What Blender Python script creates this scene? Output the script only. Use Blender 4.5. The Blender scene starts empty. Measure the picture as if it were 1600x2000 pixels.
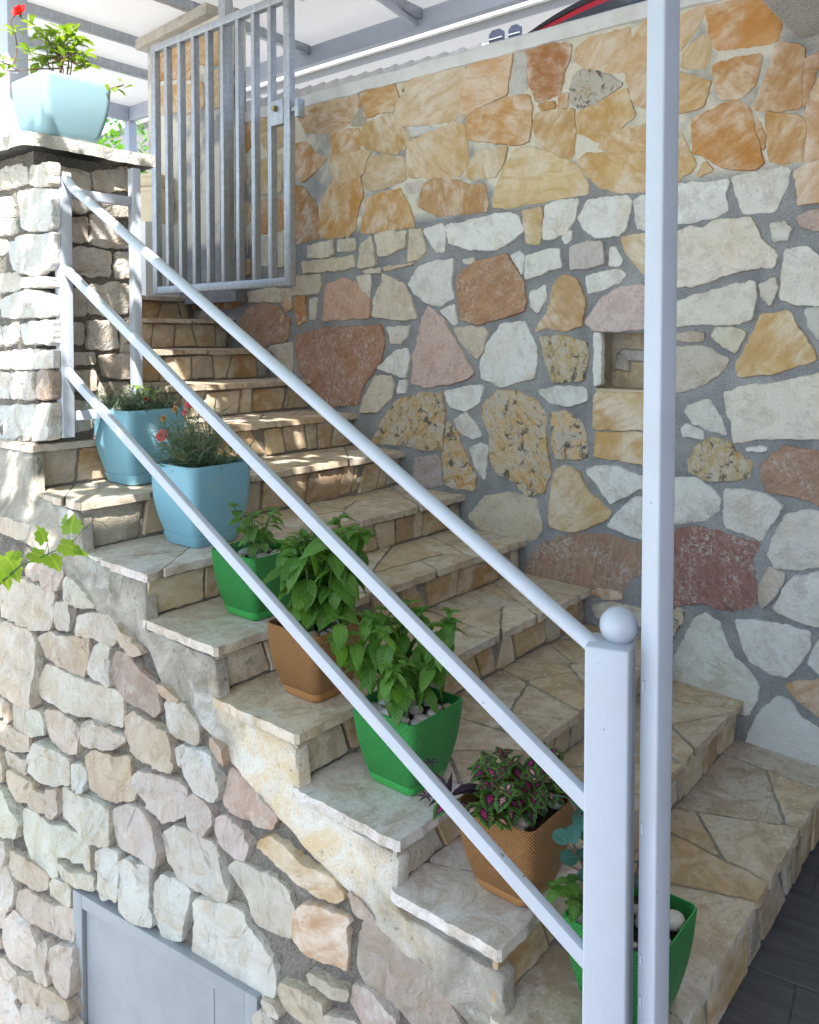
import bpy, bmesh, math, random
from mathutils import Vector, Matrix, noise, geometry
R = math.radians
S = bpy.context.scene
COL = S.collection

# ---------------------------------------------------------------- camera, sky, sun, exposure
H = 1.66                                     # eye height above the terrace floor
FPX, PPV, PITCH = 1600.0, 721.0, R(2.0)
cam = bpy.data.objects.new('camera', bpy.data.cameras.new('camera')); COL.objects.link(cam)
cam.data.sensor_width = 36.0; cam.data.lens = 36.0 * FPX / 2000.0
cam.data.shift_y = (PPV - 1000.0) / 2000.0
cam.data.clip_start = 0.05; cam.data.clip_end = 2000.0
YAW = math.atan2(1330.0, 1600.0)             # stair cross direction (+X) lies this far to the right of the view
HD = Vector((math.cos(YAW), math.sin(YAW), 0)); RT = Vector((math.sin(YAW), -math.cos(YAW), 0))
FW = HD * math.cos(PITCH) + Vector((0, 0, -math.sin(PITCH))); UP = RT.cross(FW)
cam.matrix_world = Matrix(((RT.x, UP.x, -FW.x, 0), (RT.y, UP.y, -FW.y, 0), (RT.z, UP.z, -FW.z, H), (0, 0, 0, 1)))
S.camera = cam

SUN = Vector((-0.46, -0.44, 0.77)).normalized()
W = bpy.data.worlds.new('World'); S.world = W; W.use_nodes = True
nt = W.node_tree; nt.nodes.clear()
wo = nt.nodes.new('ShaderNodeOutputWorld'); bg = nt.nodes.new('ShaderNodeBackground'); sk = nt.nodes.new('ShaderNodeTexSky')
sk.sky_type = 'NISHITA'; sk.sun_disc = False
sk.sun_elevation = math.asin(SUN.z); sk.sun_rotation = math.atan2(SUN.x, SUN.y)
sk.air_density = 1.0; sk.dust_density = 1.4; sk.ozone_density = 1.0
bg.inputs['Strength'].default_value = 0.15
nt.links.new(sk.outputs[0], bg.inputs[0]); nt.links.new(bg.outputs[0], wo.inputs[0])
sl = bpy.data.lights.new('sun', 'SUN'); sl.energy = 3.3; sl.angle = R(0.53); sl.color = (1.0, 0.965, 0.91)
sun = bpy.data.objects.new('sun', sl); COL.objects.link(sun); sun.rotation_euler = SUN.to_track_quat('Z', 'Y').to_euler()
sun.location = (-4, -2, 8)
S.view_settings.view_transform = 'Standard'; S.view_settings.look = 'None'
S.view_settings.gamma = 1.0; S.view_settings.use_curve_mapping = False
S.view_settings.exposure = 1.97
S.render.engine = 'CYCLES'
S.cycles.max_bounces = 10; S.cycles.diffuse_bounces = 6; S.cycles.transparent_max_bounces = 8
S.cycles.use_denoising = True
# traced stone outlines: region letter, kind, colour, then x,y pairs in that region's zoomed pixels
REG = {'A': (550, 0), 'B': (1000, 0), 'D': (550, 550), 'E': (1000, 550), 'F': (1000, 1100), 'G': (0, 0), 'H': (0, 500),
       'L': (0, 1000), 'M': (0, 1400), 'N': (500, 1400)}
WALL = """
A y C49A64 85,560 240,495 370,475 410,520 405,580 370,630 320,660 240,690 130,690 95,620
A y CCA064 410,495 440,470 590,435 615,520 585,575 500,590 450,610 430,560
A g B4AC9C 410,572 442,622 432,650 362,655
A y CD9C58 260,690 400,670 410,700 408,770 390,785 265,800 258,740
A y C4A062 415,680 450,640 570,590 610,640 670,710 650,760 600,800 500,790 440,770 412,740
A y D8BE9C 620,450 700,410 955,345 945,430 920,590 900,630 800,640 640,655 600,620 600,560 640,480
A y DDB48A 985,330 1110,285 1205,280 1190,380 1175,490 1080,530 980,590 925,605 940,480 960,380
A w CFCBC4 1220,290 1265,262 1275,400 1278,470 1190,498 1205,400
A y B4763C 1272,262 1400,235 1515,232 1500,310 1470,390 1450,490 1330,525 1290,440 1275,350
A y D09C54 970,600 1060,560 1180,508 1290,497 1305,560 1300,640 1290,740 1200,750 1060,735 975,720 965,660
A y D8BC94 665,745 760,700 900,640 950,650 970,760 970,870 920,920 780,925 665,920 655,830
A w D5CFC8 670,670 760,662 815,672 700,708 680,705
A y C5945E 75,750 130,740 180,800 235,830 180,890 110,950 75,900
A y D3B58A 255,802 340,792 410,782 465,797 440,840 430,900 350,945 310,955 270,920 250,850
A y CDB490 462,817 560,812 638,822 652,930 600,950 520,983 440,988 427,930 442,870
A y CC9A50 270,935 310,965 360,952 413,922 428,1010 400,1100 385,1190 350,1230 210,1240 200,1150 215,1040
A y B07C3C 75,970 120,980 190,1080 195,1180 190,1240 75,1270
A y CD9C50 442,1042 520,1002 620,992 650,1040 690,1150 690,1180 600,1190 480,1210 412,1210 427,1110
A w D2C2B0 642,962 738,947 728,1000 652,1003
A y BE925A 742,960 800,937 920,942 980,970 1058,962 1078,1060 1068,1100 960,1110 820,1125 760,1100 712,1070
A y D6C09A 977,880 1012,792 1070,782 1178,767 1150,870 1120,910 992,933 967,910
A y D9BE88 1107,1078 1122,980 1162,880 1222,782 1300,772 1400,802 1530,862 1598,960 1598,1008 1440,1033 1300,1058 1200,1078
A y CBA872 1322,602 1370,577 1523,572 1528,680 1523,800 1500,838 1380,788 1342,750 1317,690
A y C49A58 1342,547 1420,532 1428,560 1360,570
A y CC9450 1452,502 1490,487 1488,560 1442,563
A w E6E4E0 742,1200 840,1167 858,1200 853,1310 812,1313 782,1270
A w E9E8E4 862,1182 1000,1147 1170,1107 1238,1122 1263,1200 1200,1258 1120,1298 1000,1303 880,1268
A y CFB98F 1262,1102 1358,1082 1358,1200 1343,1270 1277,1263
A w E4E2DC 1377,1072 1450,1042 1548,1042 1528,1150 1480,1218 1400,1248 1367,1248 1372,1160
A w E4E2DC 1460,1240 1510,1205 1513,1245 1480,1265
A w E0CDA8 140,1282 270,1252 275,1320 250,1340 140,1343
A w D8C8A8 297,1252 380,1242 388,1300 302,1310
A w D9C39A 110,1367 250,1352 380,1332 383,1390 300,1410 120,1420
A w D6C193 412,1290 470,1227 498,1380 402,1398
A w DCC9A0 492,1222 560,1207 658,1207 643,1290 560,1328 512,1338
A w D6C090 672,1197 730,1197 753,1300 720,1348 662,1363
A w D2C0A0 70,1442 200,1432 213,1490 190,1528 70,1538
A w E2DFDA 662,1480 720,1392 800,1362 903,1352 888,1480 898,1550 840,1588 780,1588 692,1530
A w E2D8C8 392,1442 460,1432 468,1480 458,1558 440,1538
A w D8D0C0 945,1352 1008,1347 1000,1370 952,1370
A w DDE0DE 1197,1332 1240,1312 1268,1332 1258,1430 1230,1388
A w DDDDD6 1277,1342 1380,1302 1450,1302 1468,1390 1400,1408 1272,1458
A w D0B080 532,1392 700,1372 600,1398 540,1410
A w D6C2A0 432,1412 520,1397 518,1420 445,1425
D p D2A68C 222,110 240,20 330,-20 400,10 470,100 460,185 330,195 217,203
D w D8C4A4 482,180 487,90 532,0 532,-38 640,12 678,80 708,190 640,203
D r BC8650 922,60 917,-30 1010,-98 1170,-143 1210,-90 1258,0 1278,100 1268,150 1150,188 1020,223 942,203
D w E2E0DC 832,150 905,122 923,210 905,223
D w DEDBD4 1302,60 1375,22 1378,90 1338,163 1302,128
D y C2A27A 1322,258 1390,160 1422,20 1470,-38 1540,-8 1588,100 1568,228 1470,258 1400,238
D r B27A50 77,280 230,242 370,237 520,227 543,310 518,420 430,540 400,640 270,650 150,560 92,460
D p CFAFA4 682,528 692,380 732,200 765,132 850,202 920,330 1008,470 988,500 880,533 750,548
D w CDB896 902,242 1050,237 1078,265 1048,370 1020,403 932,310
D w E0E0DE 1037,440 1072,330 1150,222 1268,207 1320,320 1338,400 1323,500 1210,528 1150,548 1050,500
D w E2DFD8 502,450 600,357 658,352 668,400 648,498 560,473
D w D9CFBE 552,242 678,232 658,290 620,318 577,318
D w D3BF9C 412,680 442,590 492,492 570,492 588,540 578,600 540,638 500,678
D w E4E2DC 617,517 655,517 648,578 607,583
D m C2A06A 472,838 532,720 602,620 730,582 838,587 858,680 838,868 760,878 620,848
D w E4E4E2 857,572 1000,542 1058,547 1038,630 960,673 880,648
D w D9D8D4 902,720 960,687 1010,732 1043,800 1000,818 930,778
D m C79C5C 852,998 847,900 867,732 920,782 958,900 1018,1020 1008,1083 920,1078 850,1048
D w D6D4D0 987,870 1040,842 1078,862 1073,940 1058,1028 1020,978
D m C8A46C 1052,700 1062,630 1132,567 1240,572 1340,632 1378,690 1373,780 1388,880 1403,990 1368,1098 1280,1113 1220,1038 1120,988 1092,920 1092,800
D m CFA870 1412,690 1480,672 1560,732 1588,800 1593,918 1510,923 1432,918 1412,850
D w D8D9D6 1347,570 1430,547 1590,552 1598,620 1500,648 1400,628
D m B8A070 1352,292 1440,282 1590,312 1598,400 1578,508 1480,523 1417,518 1382,420
D p B6A6A4 697,920 810,907 833,930 833,1058 760,1068 692,1028
D w CDB996 982,1220 1062,1122 1180,1102 1328,1132 1358,1290 1328,1338 1220,1348 1020,1278
D y C8A070 2,100 50,82 58,140 30,158
D y D0B898 72,87 128,82 123,198 92,228
D w DAD0BC 152,92 190,87 178,188 150,198
D y C09868 2,172 48,192 38,258 2,278
B y DCC0A0 337,260 410,202 608,147 618,220 598,370 480,378 372,348 332,310
B m C4BAB0 322,400 372,362 480,387 578,440 480,508 420,548 352,558 302,528
B y D8B68C 627,220 690,112 780,90 780,330 690,338 602,348 622,290
B y D2AE74 332,600 440,542 598,462 638,600 560,678 470,748 400,708 337,690
B y D4B078 452,768 502,712 602,662 690,652 800,642 858,760 800,788 700,788 560,798
B y D2AE72 342,850 382,802 500,802 690,802 858,802 898,900 858,958 690,998 560,998 452,968
B y D5B47C 872,690 902,742 958,858 920,898 872,918
B y D0A878 592,360 690,347 780,350 780,600 690,558 642,538 602,420
B y DDB88C 872,92 1000,32 1008,60 940,178 872,268
B y D6BC94 902,270 1000,177 1038,230 1018,348 882,348
B y D69C56 1017,40 1200,2 1340,-40 1398,90 1393,208 1280,238 1060,253 1032,160
B y C99450 1052,342 1160,312 1298,287 1268,440 1200,508 1092,513 1062,430
B y D0A664 872,382 940,402 1038,427 990,558 900,588 872,588
B y CA9046 942,622 1000,592 1160,522 1228,562 1268,700 1308,850 1280,878 1120,878 1012,818 942,788
B y BC8C56 1252,570 1302,450 1362,302 1382,217 1500,242 1518,262 1498,560 1380,573
B y B98A5E 1522,322 1598,272 1598,330 1528,558 1502,480
B y C69A60 1332,592 1480,602 1528,640 1523,828 1400,848 1342,838
B y C09058 1257,602 1298,650 1318,780 1282,740
B y C9A078 1542,560 1598,402 1690,402 1690,850 1532,848
B y D0B080 1007,847 1043,890 972,918
B w E4E2E0 830,965 1130,942 1110,1000 1118,1098 1060,1128 862,1163 830,1160
B w E6E5E2 352,1140 402,1042 600,1022 623,1050 598,1188 560,1228 440,1238 382,1198
B w E0DED8 642,1042 690,1022 800,1010 780,1180 690,1193 657,1193
B w E0D8CE 1147,932 1280,892 1448,882 1428,960 1368,1098 1212,1113 1182,1040
B y CFAE90 1482,900 1540,852 1598,842 1690,842 1690,1060 1598,1058 1502,1068
B w E2D4C0 832,1215 862,1210 920,1182 1000,1192 1060,1152 1250,1132 1288,1230 1383,1330 1368,1388 1220,1398 1100,1438 1000,1478 866,1493 832,1480
B w D8D0C4 1352,1172 1430,1152 1458,1190 1438,1248 1370,1258
B p C0A89C 1482,1132 1598,1092 1690,1090 1690,1210 1598,1198 1520,1188
B w DED8CC 1432,1300 1540,1282 1598,1340 1690,1350 1690,1590 1500,1588 1402,1558
B g C9C0BC 302,1292 400,1257 478,1262 488,1370 400,1398 312,1403
B w E0DEDA 517,1292 545,1292 578,1360 558,1383 512,1383
B y CDB48A 572,1242 690,1222 780,1230 780,1440 690,1428 632,1360 592,1300
B w E2E2DE 392,1442 460,1422 560,1402 598,1430 560,1468 402,1533
E p D2BCB8 392,213 452,112 542,42 680,12 722,60 720,238 560,256 432,253
B w CFC2B0 1292,1482 1368,1452 1388,1500 1350,1588 1312,1558
E w DCD2C0 830,125 862,112 1000,62 1180,12 1263,2 1278,80 1248,198 1190,218 1050,218 862,228 830,230
E w C0A890 830,268 862,267 1000,267 1003,300 980,313 862,303 830,303
E w D0CAAC 1042,280 1062,242 1150,242 1223,262 1168,368 1102,338
E y CAA86C 1172,440 1232,330 1302,172 1440,157 1488,240 1578,370 1588,408 1480,438 1360,478 1182,493
E w C8C8BC 1532,152 1598,142 1690,142 1690,300 1598,298 1557,252
E w C8B8A4 830,335 862,342 960,337 1040,352 1128,410 1098,468 1010,528 862,578 830,570
E w DDD2BC 1112,580 1200,552 1330,542 1480,512 1598,482 1690,470 1690,820 1598,818 1400,818 1250,818 1162,838 1152,740 1117,680
E w D6D4CC 907,680 922,642 1030,617 1078,680 1118,798 1040,778 952,738
E w D6D4CE 892,770 912,742 998,780 998,818 892,808
E m B89E68 922,938 962,860 1040,812 1138,842 1168,890 1248,940 1238,1018 1110,1038 1000,1028 932,988
E w E4E0DC 1222,870 1290,857 1333,870 1300,883 1232,880
E r AE8468 1302,960 1420,852 1598,892 1690,920 1690,1180 1598,1158 1480,1118 1332,1088 1302,1018
E w D9D6D0 820,1022 845,1022 960,1022 1048,1080 1083,1130 1078,1188 1020,1238 845,1258 820,1255
E w D8D0C8 1112,1082 1200,1082 1330,1112 1418,1170 1348,1268 1300,1348 1190,1298 1112,1278
E w D4CCC4 1337,1420 1372,1320 1442,1212 1530,1192 1598,1202 1690,1210 1690,1480 1598,1478 1490,1498 1380,1488
E r 9A645A 815,1305 845,1302 960,1277 1080,1302 1200,1342 1288,1362 1242,1440 1268,1560 1268,1680 1150,1713 1000,1668 840,1688 815,1680
E y C8AE82 197,1240 202,1150 232,980 275,957 350,992 400,1092 518,1200 498,1230 380,1288 300,1303 212,1278
E w E2E1DE 397,980 440,962 560,967 663,1012 780,1020 780,1090 663,1078 520,1153 472,1088
E w E0DFDC 507,1270 562,1190 640,1127 780,1122 780,1328 665,1333 562,1298
E w E2E2DE 432,272 468,272 468,528 432,538
E y CFAF80 432,600 447,582 665,582 760,582 760,768 432,768
E y CFAE7C 442,787 760,787 760,958 560,928 432,908
E r AC8468 77,1520 112,1412 180,1352 330,1312 500,1322 640,1368 760,1372 760,1480 640,1527 570,1597 400,1592 210,1597 90,1552
F y B48860 407,155 450,132 578,152 578,188 490,183
F w C8B8A8 1302,100 1342,22 1418,52 1408,110 1330,208 1307,238 1292,180
F w DAD8D4 1367,230 1422,132 1480,72 1598,52 1690,52 1690,350 1598,328 1500,298 1402,258
F w DADADA 1172,300 1260,297 1400,322 1548,362 1548,440 1498,518 1430,588 1330,558 1242,508 1202,410
F w D4D6CE 820,640 837,640 842,500 902,390 952,292 1010,262 1078,310 1108,400 1158,490 1238,560 1288,640 1278,700 1235,788 1100,758 950,718 820,690
F y C4A890 1432,632 1500,617 1598,612 1690,612 1690,830 1598,788 1510,728
F w DADAD8 1547,518 1598,402 1690,350 1690,600 1598,568
F k D0D2D2 1252,850 1282,792 1390,697 1450,722 1498,800 1598,862 1690,900 1690,1180 1598,1138 1480,1088 1242,1018 1217,950
F w CFBEB0 417,222 520,207 580,217 700,250 700,330 440,280
F m C09C60 815,240 840,240 868,227 898,260 888,300 842,388 815,400
G y C4904A 1182,602 1328,602 1338,720 1280,798 1172,778
G y CDB182 1362,602 1470,592 1478,760 1400,798 1352,720
G y C4904C 892,622 1000,612 1008,760 902,778
G y CFB080 1022,622 1150,602 1158,760 1120,898 1022,868
G y CBA260 902,802 1010,892 1098,922 1060,1048 902,1038
G y C8A878 1132,920 1182,802 1278,832 1298,950 1230,1008 1122,1048
G y D0B888 1312,852 1400,822 1468,802 1468,998 1332,1018
G y C79654 902,1062 1080,1072 1088,1198 980,1258 892,1238
G y CFA965 1112,1082 1288,1042 1308,1150 1220,1208 1112,1198
G y C48A48 1332,1052 1478,1032 1478,1198 1342,1218
G w D6BC90 902,1272 1078,1232 1088,1338 920,1398
G w CDBB98 1112,1232 1298,1232 1288,1328 1112,1338
G w D8CCB0 1322,1242 1478,1232 1478,1388 1342,1378
G y C8B088 922,1422 1078,1362 1068,1448 942,1458
G y C4A87C 1102,1362 1308,1352 1308,1428 1112,1448
G y C4A06C 800,640 880,630 885,780 805,800
G w D0B890 805,830 885,815 890,1030 808,1050
G y C49858 808,1080 885,1070 885,1240 810,1260
G w CDB890 812,1290 890,1280 905,1400 815,1420
H y B8822E 1112,192 1268,167 1258,238 1200,278 1122,258
H r B8885C 1242,370 1292,272 1380,242 1468,272 1518,350 1498,438 1380,468 1272,438
H w D4C0A0 1292,192 1400,167 1518,177 1528,208 1460,238 1302,238
H w CDBB9C 1402,472 1528,452 1528,600 1480,580
H y C08850 1542,222 1598,202 1598,330 1550,368
H y C09060 942,202 1088,192 1098,258 1000,278
H w C8B496 962,292 1098,282 1228,330 1218,388 1120,360
"""
GATEPIER = """
G y C48E4A 822,240 860,225 860,420 822,430
G y C4924E 872,262 930,202 1008,182 1018,330 998,418 892,418
G y CFAF80 1024,172 1098,152 1206,134 1216,330 1100,348 1032,338
G y CDA768 882,442 998,437 1060,422 1068,560 980,598 882,588
G y C8AE88 1082,372 1216,352 1220,558 1092,573
G y C8A46C 800,450 870,445 870,600 800,610
G y BE9456 790,240 815,236 812,430 793,435
"""
PILLAR_L = """
G w EDE9E2 -60,900 0,890 100,862 148,872 158,950 60,980 -60,990
G w EDE8E0 167,872 282,852 282,958 200,973 157,953
G w E8E4DC -60,1040 60,1032 88,1070 83,1128 -60,1138
G w ECECEC 107,1002 200,987 282,987 282,1188 200,1208 122,1188
G w E6DED2 -60,1160 88,1142 103,1210 40,1228 -60,1218
G w E0D8CC -60,1242 38,1247 58,1300 38,1318 -60,1318
G w EAEAEA 62,1272 112,1232 282,1217 282,1378 200,1438 102,1408 72,1360
G w E6E0D6 12,1440 98,1422 128,1460 108,1508 22,1518
G w DED4C8 137,1452 282,1452 282,1488 142,1498
H w E0DAD0 -60,230 -5,220 5,320 -60,325
H w E8E8E6 12,232 92,192 200,182 282,217 282,308 140,318 22,318
H w E6E4DE 32,370 98,357 103,448 42,463
H w E2DED6 -60,375 22,372 30,460 -60,468
H w E8EAEA 122,362 200,347 284,342 284,453 132,453
H w E6E2DA -60,512 100,497 284,492 284,578 120,588 -60,578
H w E8E8E6 -60,617 50,612 55,738 -60,743
H w E6E4E0 72,617 123,612 128,738 77,743
H w E4E0D8 142,612 193,607 198,738 147,743
H g B8A294 202,602 284,600 288,743 212,743
H w E4E6E2 -60,787 188,777 193,898 150,960 -60,960
H w DEDCD4 198,782 288,772 290,948 202,955
"""
PILLAR_R = """
G w EADFD2 300,872 460,902 463,988 420,998 300,960
G w E8D8C8 482,902 660,872 660,988 560,998 482,983
G w E6D6C6 300,1032 478,1062 468,1098 392,1108 300,1090
G w E2D0C0 592,1082 660,1062 660,1128 602,1128
G w DCC8B4 300,1152 448,1132 453,1258 300,1268
G w E8DACB 472,1122 568,1142 570,1188 660,1232 660,1293 560,1288 462,1268
G w E6D8CC 300,1302 448,1292 568,1312 568,1438 480,1438 300,1400
G w E8DCD0 597,1322 660,1312 660,1448 602,1448
H w E4DACC 452,162 600,142 662,152 662,298 560,308 452,288
H w D8CCBC 300,182 428,172 438,308 300,308
H w EADFD2 452,347 603,337 608,478 540,488 452,478
H w DED2C2 300,352 428,352 428,458 300,463
H w E0D2C4 627,372 664,367 664,498 632,498
H w DED4C8 300,502 488,502 493,558 300,568
H w DCC4B0 512,522 664,512 664,638 600,638 532,618
H w DED0C0 300,602 488,592 498,698 300,698
H w E0D6CA 300,752 468,762 468,898 300,928
H w DCCDBC 510,665 664,660 664,800 520,790
H w D8C8B8 500,810 664,820 664,930 500,930
"""
CELLAR = """
L w E0D0B8 12,32 60,22 180,72 188,128 132,133 22,88
L w E4D4C0 22,380 62,337 160,352 298,422 298,500 288,598 220,603 140,568 32,528
L w DCCBB4 -60,330 0,352 13,390 13,508 -60,520
L w D8C4B4 182,252 240,252 243,340 200,348 167,310
L p DAC4B6 257,272 300,237 350,282 368,320 328,398 272,393
L w DCD4C0 377,352 400,332 450,382 518,488 470,488 402,458
L w D8CCC0 322,472 383,462 393,530 373,603 332,598 317,530
L w DCCBB8 427,542 500,522 590,542 638,620 618,678 540,648 432,628
L w D8BFA8 642,582 670,592 778,720 740,738 660,648
L w D2BCA4 217,652 280,627 390,652 478,657 473,780 460,848 380,818 252,718
L w E0D8CC 517,702 550,682 603,692 593,780 608,888 540,848 507,818
L w E4D4C0 -60,560 0,572 60,572 190,622 213,690 228,760 215,900 213,1003 130,978 60,938 -60,910
L w E2D8C6 222,898 262,792 400,852 560,902 658,952 663,1040 658,1108 560,1078 400,1018 242,958
L p BCA294 607,780 627,722 700,742 770,802 848,890 853,1020 828,1053 730,988 622,880
L w D4B898 862,887 900,897 973,973 920,958 867,918
L w CEC2B0 882,992 1000,992 1040,1062 1068,1120 1048,1198 960,1148 907,1090
L w DDD0BC -60,950 43,972 43,1048 -60,1050
L w D0B8A0 60,982 78,987 83,1078 57,1068
L w E0D8C4 92,1002 160,1002 238,1042 263,1148 200,1148 97,1098
L w DCCCBC 282,1022 340,1032 438,1082 453,1140 428,1238 370,1238 292,1168
L w DCCCBC 462,1092 520,1082 620,1132 678,1172 640,1208 560,1208 472,1178
L w D8C4AA 672,1062 720,1042 830,1092 928,1142 938,1200 933,1328 860,1318 750,1258 692,1178
L w E4E4E0 947,1222 990,1207 1130,1262 1148,1300 1188,1430 1148,1488 1060,1428 992,1348
L w DAC8AE -60,1080 60,1102 188,1152 183,1228 110,1228 0,1168 -60,1150
L w E2DECF 192,1330 202,1252 240,1192 320,1232 378,1272 383,1408 320,1408 202,1338
L w D8C8B4 52,1242 100,1252 173,1292 168,1348 92,1318
L w DEDDD4 407,1312 450,1302 468,1350 468,1438 412,1428
L w DAC4A6 472,1272 520,1232 640,1272 688,1282 698,1380 728,1440 710,1488 600,1488 492,1428
L p DCCCC2 722,1372 760,1342 850,1362 960,1392 998,1430 983,1558 940,1588 860,1578 802,1508
L p D8C8C0 1012,1482 1050,1452 1118,1522 1138,1600 1100,1658 1032,1598
L p D6B4A0 1197,1470 1222,1332 1280,1382 1380,1482 1458,1580 1440,1628 1330,1588 1202,1508
L w CFAE90 1127,1172 1198,1212 1223,1288 1180,1268 1132,1208
L w DCC8A8 67,1342 100,1332 198,1402 198,1498 140,1478 82,1418
L w DCCEB4 -60,1210 0,1232 38,1252 43,1388 0,1358 -60,1330
M w DEDCC4 -60,372 30,362 88,442 138,540 118,608 60,598 22,540 -60,480
M w D4C4B0 197,372 268,392 273,478 230,478 192,430
M w CDB8A4 282,362 343,372 343,478 302,508 277,500
M w DEDACA 352,372 420,382 598,462 608,640 560,648 452,588 362,508
M w E4E4D2 147,477 190,492 250,532 330,562 448,612 488,652 483,748 400,718 332,700 333,818 270,798 182,718 147,600
M p DCCFC8 622,472 690,452 780,492 818,562 858,700 848,753 760,708 642,658 617,560
M p DCC6C0 1142,532 1190,512 1278,562 1328,640 1298,718 1240,698 1152,608
M w DEDAD0 872,602 940,557 1050,602 1148,652 1178,760 1218,898 1198,948 1100,898 952,818 902,738
M w DCD6C4 1212,782 1250,747 1340,792 1458,832 1528,902 1548,1000 1528,1128 1450,1108 1372,1058 1332,968 1262,858
N y DEC4A0 47,642 110,612 170,652 250,732 360,792 428,842 478,922 440,948 360,918 252,828 162,738
M w DCD4C0 492,672 518,662 523,768 497,758
M w E8E8E0 542,682 580,672 648,702 653,830 638,948 562,898 547,798
M w E8E8E0 667,742 700,722 808,772 823,950 828,1068 750,1038 672,978
M w E4E6DE 842,852 870,812 1028,882 1008,1000 968,1138 930,1148 872,1118 857,1000
M w EAE8DE 1042,962 1080,922 1200,962 1288,1002 1318,1080 1378,1170 1428,1250 1448,1340 1438,1448 1370,1438 1252,1358 1122,1278 1022,1208
M w E2DEC8 342,742 420,792 518,822 513,883 440,858 362,808
M w E2DCCA 292,860 320,832 396,852 396,955 370,968 302,918
M w D8C4AC 77,692 120,702 200,752 273,822 268,878 230,888 132,818 82,758
M w DCCAB8 132,902 170,887 280,962 398,1002 406,1080 402,1158 320,1118 202,1038 132,958
M w E2D8CA -60,620 60,632 68,690 58,748 -60,700
M w E8DCD0 -60,760 58,762 108,862 113,948 80,988 -60,900
M w E8DCCC -60,950 38,982 43,1078 -60,1090
M w ECE0D4 52,1052 110,1002 188,1072 218,1160 228,1308 180,1298 102,1228 52,1138
M w E0D0C0 227,1192 268,1152 288,1182 278,1300 298,1368 270,1378 237,1328
M w DCCABB 292,1192 340,1172 406,1192 406,1398 380,1438 302,1348
M w E4D8CC -60,1122 43,1142 43,1178 -60,1178
M w E6DACB -60,1210 58,1242 118,1312 118,1358 50,1318 -60,1270
M w DCCAB4 132,1322 190,1332 288,1392 388,1462 403,1540 330,1538 202,1458 132,1388
M w ECE2D8 -60,1290 58,1342 118,1382 98,1460 128,1588 60,1620 -60,1540
M w DCD4C4 152,1452 200,1482 268,1532 258,1630 150,1630
M w DCD0C0 282,1562 320,1542 370,1572 400,1620 400,1700 270,1680
M w E0D4C6 -60,1560 50,1620 120,1640 250,1700 250,1800 -60,1760
N w BFAEA0 552,1280 562,1120 592,1052 690,1092 800,1192 898,1282 958,1362 1048,1510 1088,1598 1088,1680 900,1640 782,1498 602,1388
N y DCB89A 212,1140 222,1022 280,957 400,992 498,1042 488,1080 488,1220 478,1298 400,1258 272,1218
N w D8C8A8 152,1410 172,1362 260,1392 378,1462 373,1588 280,1558 182,1478
N p CDB4AC 522,1460 542,1382 620,1402 758,1532 778,1598 740,1660 640,1640 562,1528
N w D8CCBC 392,1532 430,1532 540,1582 560,1640 480,1680 392,1620
N w DCD6C8 27,1532 70,1502 118,1562 108,1638 30,1660
N w D8C8B0 62,1452 130,1482 148,1538 92,1508
N p C8AE9C 512,902 560,942 648,1028 620,1038 542,988
N w CFC4AC 312,1312 400,1352 508,1412 500,1438 402,1398 322,1348
"""
SKIRT = "70,872 75,968 165,1000 170,1078 182,1088 290,1132 297,1234 310,1228 428,1282 435,1364 447,1370 585,1454 595,1542 607,1552 785,1670 784,1762 802,1787 990,1897 998,2040 970,2040 870,1935 780,1840 690,1740 600,1648 500,1535 430,1445 330,1348 300,1268 200,1198 130,1112 60,1062 -40,1010 -40,872"
# ---------------------------------------------------------------- helpers
rnd = random.Random(7)

def lin(hx, k=1.0):
    v = []
    for i in (0, 2, 4):
        c = int(hx[i:i + 2], 16) / 255.0
        v.append(min(0.82, k * (c / 12.92 if c <= 0.04045 else ((c + 0.055) / 1.055) ** 2.4)))
    return (v[0], v[1], v[2], 1.0)

def ray(u, v):
    return (FW + RT * ((u - 800.0) / FPX) - UP * ((v - PPV) / FPX))

def hit(u, v, f):                            # where the sight line of a photo pixel meets the surface f(P) = 0
    d = ray(u, v); o = Vector((0, 0, H))
    t0, t1 = 0.5, 4.0
    f0, f1 = f(o + d * t0), f(o + d * t1)
    for _ in range(40):
        if abs(f1 - f0) < 1e-12: break
        t2 = t1 - f1 * (t1 - t0) / (f1 - f0)
        t0, f0, t1 = t1, f1, t2
        f1 = f(o + d * t1)
        if abs(f1) < 1e-7: break
    return o + d * t1

def link(name, me, mat=None, parent=None, **pr):
    o = bpy.data.objects.new(name, me); COL.objects.link(o)
    if mat is not None and me is not None: me.materials.append(mat)
    if parent is not None: o.parent = parent
    for k, v in pr.items(): o[k] = v
    return o

def thing(name, label, cat, loc=(0, 0, 0), rz=0.0, group=None):
    o = bpy.data.objects.new(name, None); COL.objects.link(o)
    o.location = loc; o.rotation_euler = (0, 0, rz); o.empty_display_size = 0.05
    o['label'] = label; o['category'] = cat
    if group: o['group'] = group
    return o

def pyd(vs, fs, smooth=0):
    me = bpy.data.meshes.new('m'); me.from_pydata(vs, [], fs); me.update()
    if smooth:
        for p in me.polygons: p.use_smooth = True
        if smooth > 1: me.set_sharp_from_angle(angle=R(smooth))
    return me

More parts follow.
